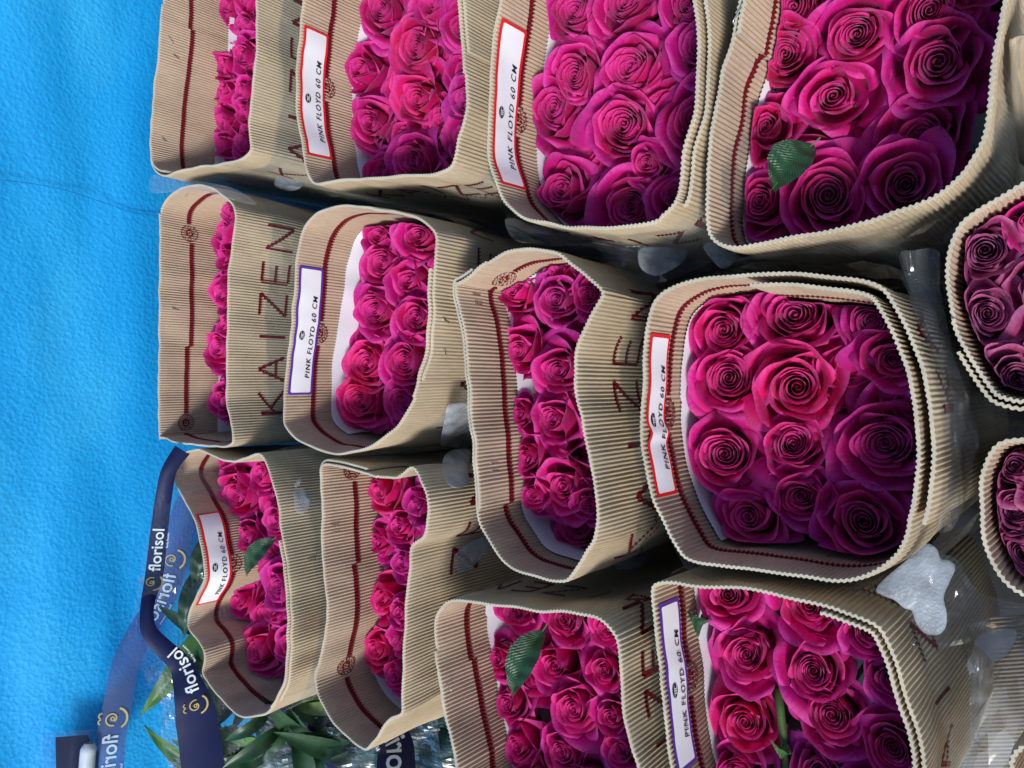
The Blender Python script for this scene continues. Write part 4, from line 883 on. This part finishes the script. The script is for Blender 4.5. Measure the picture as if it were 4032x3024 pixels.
def blades(name, pts, n, wd, mats, parent, seed, yy):
    rng = random.Random(seed); vs, fs, mi = [], [], []
    for k in range(n):
        x, y = rng.choice(pts); x += rng.uniform(-60, 60); y += rng.uniform(-60, 60); a = rng.uniform(0, 2*PI); ln = rng.uniform(150, 330)
        p0 = ony(x, y, yy+rng.uniform(-.03, .03)); p1 = ony(x+ln*math.cos(a), y+ln*math.sin(a), yy+rng.uniform(-.04, .04)); ax = p1-p0; up = Vector((rng.uniform(-.5, .5), -1, rng.uniform(0, .8))).normalized()
        sd = ax.cross(up).normalized(); nn = sd.cross(ax).normalized(); ww = wd*rng.uniform(.6, 1.2); b = len(vs); m = rng.randrange(len(mats))
        for i in range(11):
            f = i/10; q = ww*math.sin(PI*f**.8)**.8
            for j in (-1, -.5, 0, .5, 1): vs.append(p0+ax*f+sd*j*q+nn*(abs(j)*q*.4+.02*math.sin(PI*f)))
            if i:
                e = b+(i-1)*5
                for j in range(4): fs.append((e+j, e+j+1, e+j+6, e+j+5)); mi.append(m)
    me = mesh(name, vs, fs); o = link(name, me, mats); me.polygons.foreach_set('material_index', mi); o.parent = parent; o.matrix_parent_inverse = Matrix.Translation(-parent.location); return o
blades('foliage', [(860, 2560), (900, 2660), (900, 2760), (860, 2860), (960, 2920), (1000, 3000), (840, 2980), (780, 2700), (1040, 2860)], 46, .013, [LEAF, LEAF, GREEN, LEAF2], bag, 4, 1.09)
# a second dark printed bag below
bag2 = empty('bouquet_bag', ony(1300, 2950, .8), 'dark navy printed bag with wet foliage below the crumpled bottom sleeve', 'flower bag')
def grid_bag(name, corners, ys, mat, wr=.012, seed=3, nu=70, nv=50):
    a, b, c, d = [Vector((x, y, 0)) for x, y in corners]; vs, fs = [], []
    for i in range(nu+1):
        for j in range(nv+1):
            f, g = i/nu, j/nv; q = a.lerp(b, f).lerp(d.lerp(c, f), g); y_ = (ys[0]*(1-f)+ys[1]*f)*(1-g)+(ys[3]*(1-f)+ys[2]*f)*g; p = ony(q.x, q.y, y_)
            k = noise.noise(Vector((p.x*22+p.z*10, p.y*16, seed))); k2 = noise.noise(Vector((p.x*60, p.z*60, seed)))
            vs.append(p+Vector((0, -.4, .9))*wr*(abs(k)*1.9+abs(k2)*.4))
    for i in range(nu):
        for j in range(nv): q = i*(nv+1)+j; fs.append((q, q+1, q+nv+2, q+nv+1))
    o = link(name, mesh(name, vs, fs, smooth=False), [mat]); o.parent = bag2; o.matrix_parent_inverse = Matrix.Translation(-bag2.location); return o
blades('foliage', [(1120, 2820), (1200, 2900), (1300, 2960), (1420, 3000), (1600, 2960), (1700, 2940)], 36, .013, [LEAF, LEAF, GREEN], bag2, 9, .90)
DKBAG = plain('dark_green_bag', (.012, .035, .03), .25, .6, .8, 14, bump=.003)
grid_bag('foliage_mass', [(1020, 2640), (1020, 3300), (1900, 3300), (1760, 2600)], (1.02, 1.0, .66, .72), DKBAG, wr=.02)
grid_bag('clear_sheet', [(1030, 2700), (1030, 3250), (1780, 3250), (1720, 2700)], (.985, .96, .64, .70), CLEAR, wr=.016, seed=8, nu=40, nv=30)
o3, at3, L3 = ribbon('navy_band', [(1560, 3120, 150), (1560, 3000, 150), (1555, 2920, 130), (1500, 2840, 100)], [.66, .68, .70, .74], NAVY); o3.parent = bag2; o3.matrix_parent_inverse = Matrix.Translation(-bag2.location)
brand(at3, .005, .038, -1, o3, rev=True, gold=False)
o4, at4, L4 = ribbon('navy_band', [(1120, 2760, 110), (1180, 2880, 120), (1290, 2960, 120), (1420, 3050, 120)], [.94, .91, .88, .84], NAVY); o4.parent = bag2; o4.matrix_parent_inverse = Matrix.Translation(-bag2.location)
brand(at4, .06, .026, -1, o4, rev=True, gold=True)
# small dark tag with a white tab at the bottom left corner
tg = empty('plastic_tag', ony(290, 2950, 1.17), 'dark navy square in clear film at the bottom left corner of the blue wall', 'tag')
def wallquad(name, pts, Y, mat, parent, th=.001):
    vs = [ony(x, y, Y) for x, y in pts]; vs2 = [v+Vector((0, -th, 0)) for v in vs]; n = len(vs)
    fs = [tuple(range(n)), tuple(range(2*n-1, n-1, -1))]+[(i, (i+1) % n, n+(i+1) % n, n+i) for i in range(n)]
    o = link(name, mesh(name, vs+vs2, fs, smooth=False), [mat]); o.parent = parent; o.matrix_parent_inverse = Matrix.Translation(-parent.location); return o
wallquad('navy_square', [(218, 2903), (345, 2893), (355, 2925), (390, 2960), (380, 3100), (222, 3100)], 1.175, NAVY, tg)
wallquad('clear_edge', [(170, 2888), (395, 2868), (410, 3100), (160, 3100)], 1.172, CLEAR, tg)
r = link('white_tab', mesh('white_tab', *tube([ony(352, 2925, 1.155), ony(345, 2980, 1.155), ony(340, 3060, 1.155), ony(338, 3120, 1.155)],   .0105, 14, lambda t: min(1, .55+3*t))), [plain('white_tab', (.50, .56, .62), .5)]); r.parent = tg; r.matrix_parent_inverse = Matrix.Translation(-tg.location)
